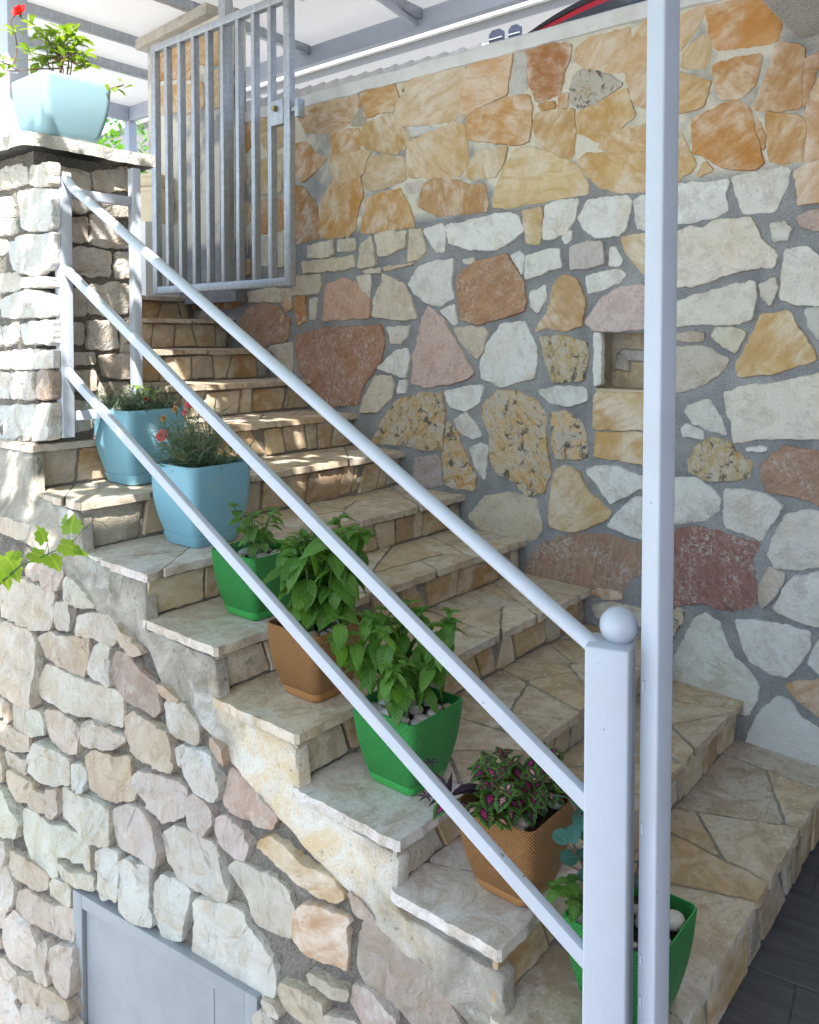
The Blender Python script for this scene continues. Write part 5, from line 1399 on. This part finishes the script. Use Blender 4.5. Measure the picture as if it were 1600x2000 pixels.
for c in (base + Vector((-.035, .03, .085)), base + Vector((-.075, .008, .03))):
    for q in range(6): put('purple_leaf', L_PUR, t, orient(c, (math.cos(q * 1.05), math.sin(q * 1.05), .3), 0, .028))
# large green pot with basil
rd = random.Random(5)
t = thing('potted_basil', 'green woven pot full of pale pebbles with tall airy basil', 'potted plant', pot_at(802, 1548, TZ[2] + .002, .066), 0, GRP)
zs_, ins = make_pot(t, 'green', 26, rd, .024)
herb(t, zs_, rd, 15, .275, .175, L_BASIL, .038, .074, 6, M_STEM, 1.1, True, .34, (-.015, .02))
# caramel pot with dense basil
rd = random.Random(9)
t = thing('potted_basil', 'caramel woven pot with the densest broad-leaved basil', 'potted plant', pot_at(618, 1368, TZ[3] + .002, .064), 0, GRP)
zs_, ins = make_pot(t, 'brown', 18, rd)
herb(t, zs_, rd, 15, .315, .145, L_BASIL, .05, .105, 6, M_STEM, 1.2, True, .28, (.012, .012))
# small green pot with young basil
rd = random.Random(11)
t = thing('potted_basil', 'green woven pot with a small young plant of few leaves, below the blue pots', 'potted plant', pot_at(500, 1209, TZ[4] + .002, .066), 0, GRP)
zs_, ins = make_pot(t, 'green', 22, rd)
herb(t, zs_, rd, 5, .18, .085, L_MINT, .036, .058, 4, M_STEM, .7, True, .3, (.0, .0))
# blue pots with carnations
def carnation(t, zs_, rd, n, hgt, spread, sx=1.0, cx=0.0):
    items = []
    for k in range(n):
        a = rd.uniform(0, 6.283); r = rd.random() ** .6 * spread; h = hgt * rd.uniform(.35, 1)
        b = Vector((math.cos(a) * r * .35 + cx, math.sin(a) * r * .35, zs_)); tip = Vector((math.cos(a) * r * sx + cx, math.sin(a) * r, zs_ + h * (1 - .45 * (r / spread) ** 2)))
        pts = stem_path(b, tip, .015, rd, 5)
        for i in range(1, 6):
            for q in range(3):
                az = rd.uniform(0, 6.283); items.append((rd.choice(L_BLADE), orient(pts[i], (math.cos(az), math.sin(az), rd.uniform(.1, 1.1)), rd.uniform(-.5, .5), rd.uniform(.035, .075))))
        MB_ = MB().tube(pts, .0013, 4)
        stems.add(MB_.v, MB_.f)
    merged('grassy_leaves', items, M_DIANTH, t, kind='stuff')
def flower(t, p, me, n, s_, mat, name='flower', ax=None):
    items = []; QT = (-HD + Vector((0, 0, .55)) + RT * rd.uniform(-.4, .4)).to_track_quat('Z', 'Y').to_matrix().to_4x4()
    for ring, (m, up, k) in enumerate(((n, .15, 1.0), (n - 1, .8, .8), (n - 2, 2.0, .6))):
        for q in range(m): a = 6.283 * q / m + ring * .4; items.append((me, Matrix.Translation(p) @ QT @ orient(Vector((0, 0, 0)), (math.cos(a), math.sin(a), up), 0, s_ * k)))
    f = merged(name, items, mat, t); MB().tube([Vector(p) - Vector((0, 0, .022)), p], [.003, .006], 6).build('calyx', M_STEM, f, 60)
rd = random.Random(15); stems = MB()
t = thing('potted_carnation', 'lower blue square pot with leggy carnation, one pink flower at its left', 'potted plant', pot_at(386, 1068, TZ[5] + .002, .085), 0, GRP)
zs_, ins = make_pot(t, 'blue', 10, rd)
carnation(t, zs_, rd, 105, .235, .185); stems.build('stem_tuft', M_STEM, t, 60, kind='stuff')
def towards(t, u, v, dx, dy):                 # a local point of pot t seen at photo pixel u, v, on the vertical plane through (dx, dy)
    o = Vector(t.location) + Vector((dx, dy, 0)); q = hit(u, v, lambda p: (p - o).dot(HD)); return q - Vector(t.location)
for u, v, m_, me_, s_ in ((317, 851, M_PINKP, PETAL_P, .026), (369, 790, M_PINKP, PETAL_P, .016), (361, 806, M_PINKP, PETAL_P, .013), (344, 800, M_DRYP, PETAL_D, .018), (320, 818, M_DRYP, PETAL_D, .017), (356, 893, M_DRYP, PETAL_D, .020), (394, 882, M_DRYP, PETAL_D, .014)):
    p = towards(t, u, v, -.04, -.02); flower(t, p, me_, 6, s_, m_)
    MB().tube(stem_path((-.01, 0, zs_), Vector(p) - Vector((0, 0, .02)), .02, rd), .0014, 5).build('stem', M_STEM, t, 60)
rd = random.Random(19); stems = MB()
t = thing('potted_carnation', 'upper blue square pot of grassy carnation with one bright green leafy sprig', 'potted plant', pot_at(266, 944, TZ[6] + .002, .060), 0, GRP)
zs_, ins = make_pot(t, 'blue', 9, rd)
carnation(t, zs_, rd, 80, .13, .175, 1.0, -.01); stems.build('stem_tuft', M_STEM, t, 60, kind='stuff')
for u, v in ((268, 752), (284, 770), (276, 778), (300, 765)):
    p = towards(t, u, v, 0, 0)
    for q in range(5): a = q * 1.26 + u; put('leaf', L_HIB[q % 2], t, orient(p, (math.cos(a), math.sin(a), rd.uniform(-.2, .5)), 0, rd.uniform(.035, .055)))
    MB().tube(stem_path((0, 0, zs_), p, .01, rd), .002, 5).build('stem', M_STEM, t, 60)
flower(t, towards(t, 287, 781, -.05, -.03), PETAL_R, 5, .014, M_REDP)
# bottom green pot behind the newel
rd = random.Random(23)
pbx = hit(1352, 1772, lambda q: q.z - (TZ[0] + .210))
t = thing('potted_shrub', 'green woven pot on the lowest step behind the newel, with round blue-green leaves', 'potted plant', (pbx.x - .098, pbx.y + .098, TZ[0] + .002), 0, GRP)
zs_, ins = make_pot(t, 'green', 7, rd, .034)
for i, (u, v, s_) in enumerate(((1322, 1800, .028), (1312, 1850, .022), (1128, 1812, .026), (1260, 1800, .024))):
    q = hit(u, v, lambda p: p.z - (t.location.z + zs_ + .02)) - Vector(t.location); lim = .105 - s_
    put('pebble', PEBS[i], t, Matrix.Translation((max(-lim, min(lim, q.x)), max(-lim, min(lim, q.y)), zs_ + .02)) @ Matrix.Rotation(i, 4, 'Z') @ Matrix.Diagonal((s_, s_ * .9, s_ * .7, 1)))
for (uu, vv), nl in (((1112, 1560), 16), ((1120, 1610), 14), ((1108, 1650), 12), ((1150, 1580), 10), ((1312, 1462), 5)):
    p = towards(t, uu, vv, -.03, .0); pts = stem_path((-.02, 0, zs_), p, .03, rd, 8); MB().tube(pts, .0025, 6).build('stem', M_WOOD, t, 60)
    for k in range(nl):
        i = 2 + (k * 7) // nl; q = pts[min(8, i)]; a = k * 2.4; put('leaf', L_TEAL, t, orient(q, (math.cos(a), math.sin(a), rd.uniform(-.4, .5)), rd.uniform(-.6, .6), rd.uniform(.034, .048)))
for u, v in ((1120, 1755), (1088, 1738), (1128, 1775), (1112, 1722)):
    p = towards(t, u, v, -.05, .02)
    for q in range(3): a = q * 2.1 + u; put('leaf', L_MINT[q % 2], t, orient(p, (math.cos(a), math.sin(a), .1), 0, .045))
    MB().tube(stem_path((-.02, 0, zs_), p, .01, rd), .002, 5).build('stem', M_STEM, t, 60)
# pale blue pot on the pillar
rd = random.Random(29)
pb = hit(101, 266, lambda q: q.z - (CAPZ + .054))
t = thing('potted_shrub', 'pale blue square pot on the pillar with sunlit leaves and a red flower', 'potted plant', (pb.x + .085, pb.y + .085, CAPZ + .058), 0)
zs_, ins = make_pot(t, 'pale', 4, rd, .03)
def cluster(u, v, n=9, s0=.035, s1=.058, dx=0, dy=0):
    p = towards(t, u, v, dx, dy)
    s0 *= 1.3; s1 *= 1.3
    for q in range(n): a = q * 2.4 + u; put('leaf', rd.choice(L_HIB), t, orient(p + Vector((rd.uniform(-.012, .012), rd.uniform(-.012, .012), rd.uniform(-.02, .01))), (math.cos(a), math.sin(a), rd.uniform(-.1, .9)), rd.uniform(-.3, .3), rd.uniform(s0, s1)))
    return p
def twig(p, q, r_=.0028): MB().tube(stem_path(p, q, .02, rd), [r_ * (1.2 - .1 * i) for i in range(7)], 6).build('twig', M_WOOD, t, 60)
trunk = towards(t, 122, 118, 0, 0); twig((0, 0, zs_ - .01), trunk, .006)
for u, v in ((70, 52), (88, 62), (98, 76), (114, 72), (130, 70), (146, 66), (152, 80), (122, 92), (138, 92), (108, 92), (92, 100), (76, 112), (64, 104), (90, 122), (104, 110), (130, 112), (152, 104), (165, 112), (166, 128), (146, 124), (84, 128), (116, 62), (142, 78)):
    p = cluster(u, v, 7, .034, .056); twig(trunk if rd.random() < .7 else (0, 0, zs_), p)
p = cluster(28, 58, 8, .035, .055); k1 = towards(t, 25, 128, 0, 0); k2 = towards(t, 36, 138, 0, 0); twig(k1, p); twig(k2, k1); twig(trunk - Vector((0, 0, .03)), k2)
p = cluster(8, 138, 5); twig(k2, p); p = cluster(10, 118, 4); twig(k1, p)
p = cluster(219, 172, 7, .03, .045); q = cluster(240, 164, 4, .025, .035); twig((.05, 0, zs_), p); twig(p, q)
fl = towards(t, 40, 24, 0, 0); flower(t, fl, PETAL_R, 6, .036, M_REDP); twig(towards(t, 28, 58, 0, 0), fl)
# little vine shoot in front of the retaining wall
rd = random.Random(33)
vine = thing('grape_vine', 'sunlit grape vine shoot with pale green leaves in front of the rough wall', 'vine', (0.80, 2.2, -1.62))
vo = Vector(vine.location)
def vat(u, v, d): return Vector((0, 0, H)) + ray(u, v) * d - vo
pts = [Vector((0, 0, 0)), Vector((.02, .1, .9)), vat(-60, 1190, 2.30), vat(0, 1140, 2.32), vat(40, 1105, 2.34), vat(95, 1082, 2.36), vat(138, 1062, 2.38)]
MB().tube(pts, [.009, .008, .005, .004, .003, .002, .0015], 8).build('stem', M_STEM, vine, 60)
for (u, v, s_, dv) in ((10, 1085, .085, (.3, -.5, -.75)), (-10, 1062, .07, (-.5, .2, .3)), (62, 1078, .06, (.5, -.5, -.4)), (88, 1058, .055, (-.2, .2, .8)), (98, 1085, .055, (.2, -.6, -.6)), (120, 1062, .07, (.6, -.4, -.35)), (138, 1040, .055, (.3, .3, .8)), (145, 1072, .045, (.7, -.6, -.4)), (28, 1092, .035, (.1, -.3, .7)), (5, 1115, .06, (.1, -.6, -.7)), (122, 1022, .03, (.3, -.1, .8))):
    put('leaf', L_VINE, vine, orient(vat(u, v, 2.34 + rd.uniform(-.02, .03)), dv, rd.uniform(-.4, .4), s_ * 1.08))
td = [vat(95, 1082, 2.35), vat(93, 1060, 2.35), vat(88, 1078, 2.34), vat(82, 1082, 2.34)]; MB().tube(td, .0012, 5).build('tendril', M_STEM, vine, 60)
td = [vat(138, 1062, 2.38), vat(182, 1016, 2.38), vat(200, 1020, 2.38), vat(212, 1030, 2.38)]; MB().tube(td, .0012, 5).build('tendril', M_STEM, vine, 60)

# vine arbour over the sunken yard: unseen leaves, gaps shaped to place the dappled light
rd = random.Random(37)
items = []
for k in range(2700):
    p = Vector((rd.uniform(-2.4, 1.33), rd.uniform(0.3, 4.2), rd.uniform(3.52, 3.74)))
    if p.x > 1.0 and p.y > 2.2: continue
    sp_ = .52 if p.x > .15 and p.y > 1.6 else (.30 if p.x < -.85 and p.y < 1.1 else .02)
    if rd.random() < sp_ + 0.25 * noise.noise(p * 2.6): continue
    a = rd.uniform(0, 6.283); items.append((L_VINE, orient(p, (math.cos(a), math.sin(a), rd.uniform(-.7, .1)), rd.uniform(-.4, .4), rd.uniform(.09, .15))))
o = merged('vine_canopy', items, M_VINE, None, kind='stuff'); o['label'] = 'unseen vine leaves spread over the sunken yard, gaps shaped for the dappled light'; o['category'] = 'vine canopy'

arb = thing('arbour_post', 'slim steel post carrying the vine wires over the sunken yard', 'post', (0.0, 0.0, 0.0))
MB().tube([(0.78, 2.06, -1.62), (0.78, 2.06, 3.6)], .02, 12).build('post_tube', M_GALV, arb, 40)
MB().bar((0.78, 0.9, 3.62), (0.78, 4.2, 3.62), .02, .02).build('wire_rail', M_GALV, arb)
# hedge and shrubs beyond the carport
rd = random.Random(41)
def bush(name, label, c, s, n, L):
    its = []
    for k in range(n):
        d = Vector((rd.gauss(0, 1), rd.gauss(0, 1), rd.gauss(0, 1))).normalized() * rd.uniform(.55, 1.0); p = Vector((d.x * s[0], d.y * s[1], d.z * s[2])) + Vector((0, 0, s[2]))
        p *= 1 + .15 * noise.noise(p * 2.2)
        its.append((L_HEDGE, orient(p, d + Vector((rd.uniform(-.8, .8), rd.uniform(-.8, .8), rd.uniform(-.3, .6))), 0, rd.uniform(.7, 1.2) * L)))
    b = thing(name, label, 'shrub', c); merged('foliage', its, M_HEDGE, b, kind='stuff')
    MB().tube([(0, 0, 0), (0, 0, s[2])], [.04, .02], 8).build('trunk', M_WOOD, b, 60)
def ground_at(u, d): p = Vector((0, 0, H)) + ray(u, 665) * d; return (p.x, p.y, 1.93)
bush('green_shrub', 'bright green shrub under the carport corner, left of the brace', ground_at(206, 9.0), (.45, .45, 1.10), 900, .11)
bush('green_shrub', 'bright green shrub seen between carport post and brace', ground_at(236, 9.4), (.42, .4, 1.12), 900, .11)
bush('green_shrub', 'green shrub beside the gate pier edge, right of the diagonal brace', ground_at(296, 9.0), (.30, .3, 1.08), 600, .10)
bush('green_shrub', 'green shrub at the left edge behind the broad white post', ground_at(-12, 8.0), (.50, .5, 1.12), 900, .11)
bush('green_shrub', 'narrow leafy plant beside the stacked cream planter', ground_at(283, 5.9)[:2] + (2.62,), (.09, .09, .10), 160, .06)
# cream planters stacked beside the upper landing
for i, (v0, v1, lab) in enumerate(((440, 372, 'cream plastic planter beside the upper landing, lower of the pair'), (371, 345, 'shallow cream planter, upper of the pair beside the landing'))):
    dpl = 5.45; c = Vector((0, 0, H)) + ray(297, v0) * dpl; zt = (Vector((0, 0, H)) + ray(297, v1) * dpl).z
    t = thing('cream_planter', lab, 'planter', c, R(20))
    me = pot_mesh(zt - c.z - .004, .095, .115, .004, .02, .025); link('planter_body', me, M_CREAM, t)
    link('planter_rim', pot_mesh(.022, .117, .120, 0, .025, .026), M_CREAM, t).location = (0, 0, zt - c.z - .028)
    if i == 0:
        MB().box(c.x - .14, c.x + .14, c.y - .14, c.y + .14, 1.93, c.z - .002).build('plinth', M_WALLW, None, label='small white plinth under the cream planters', category='plinth')
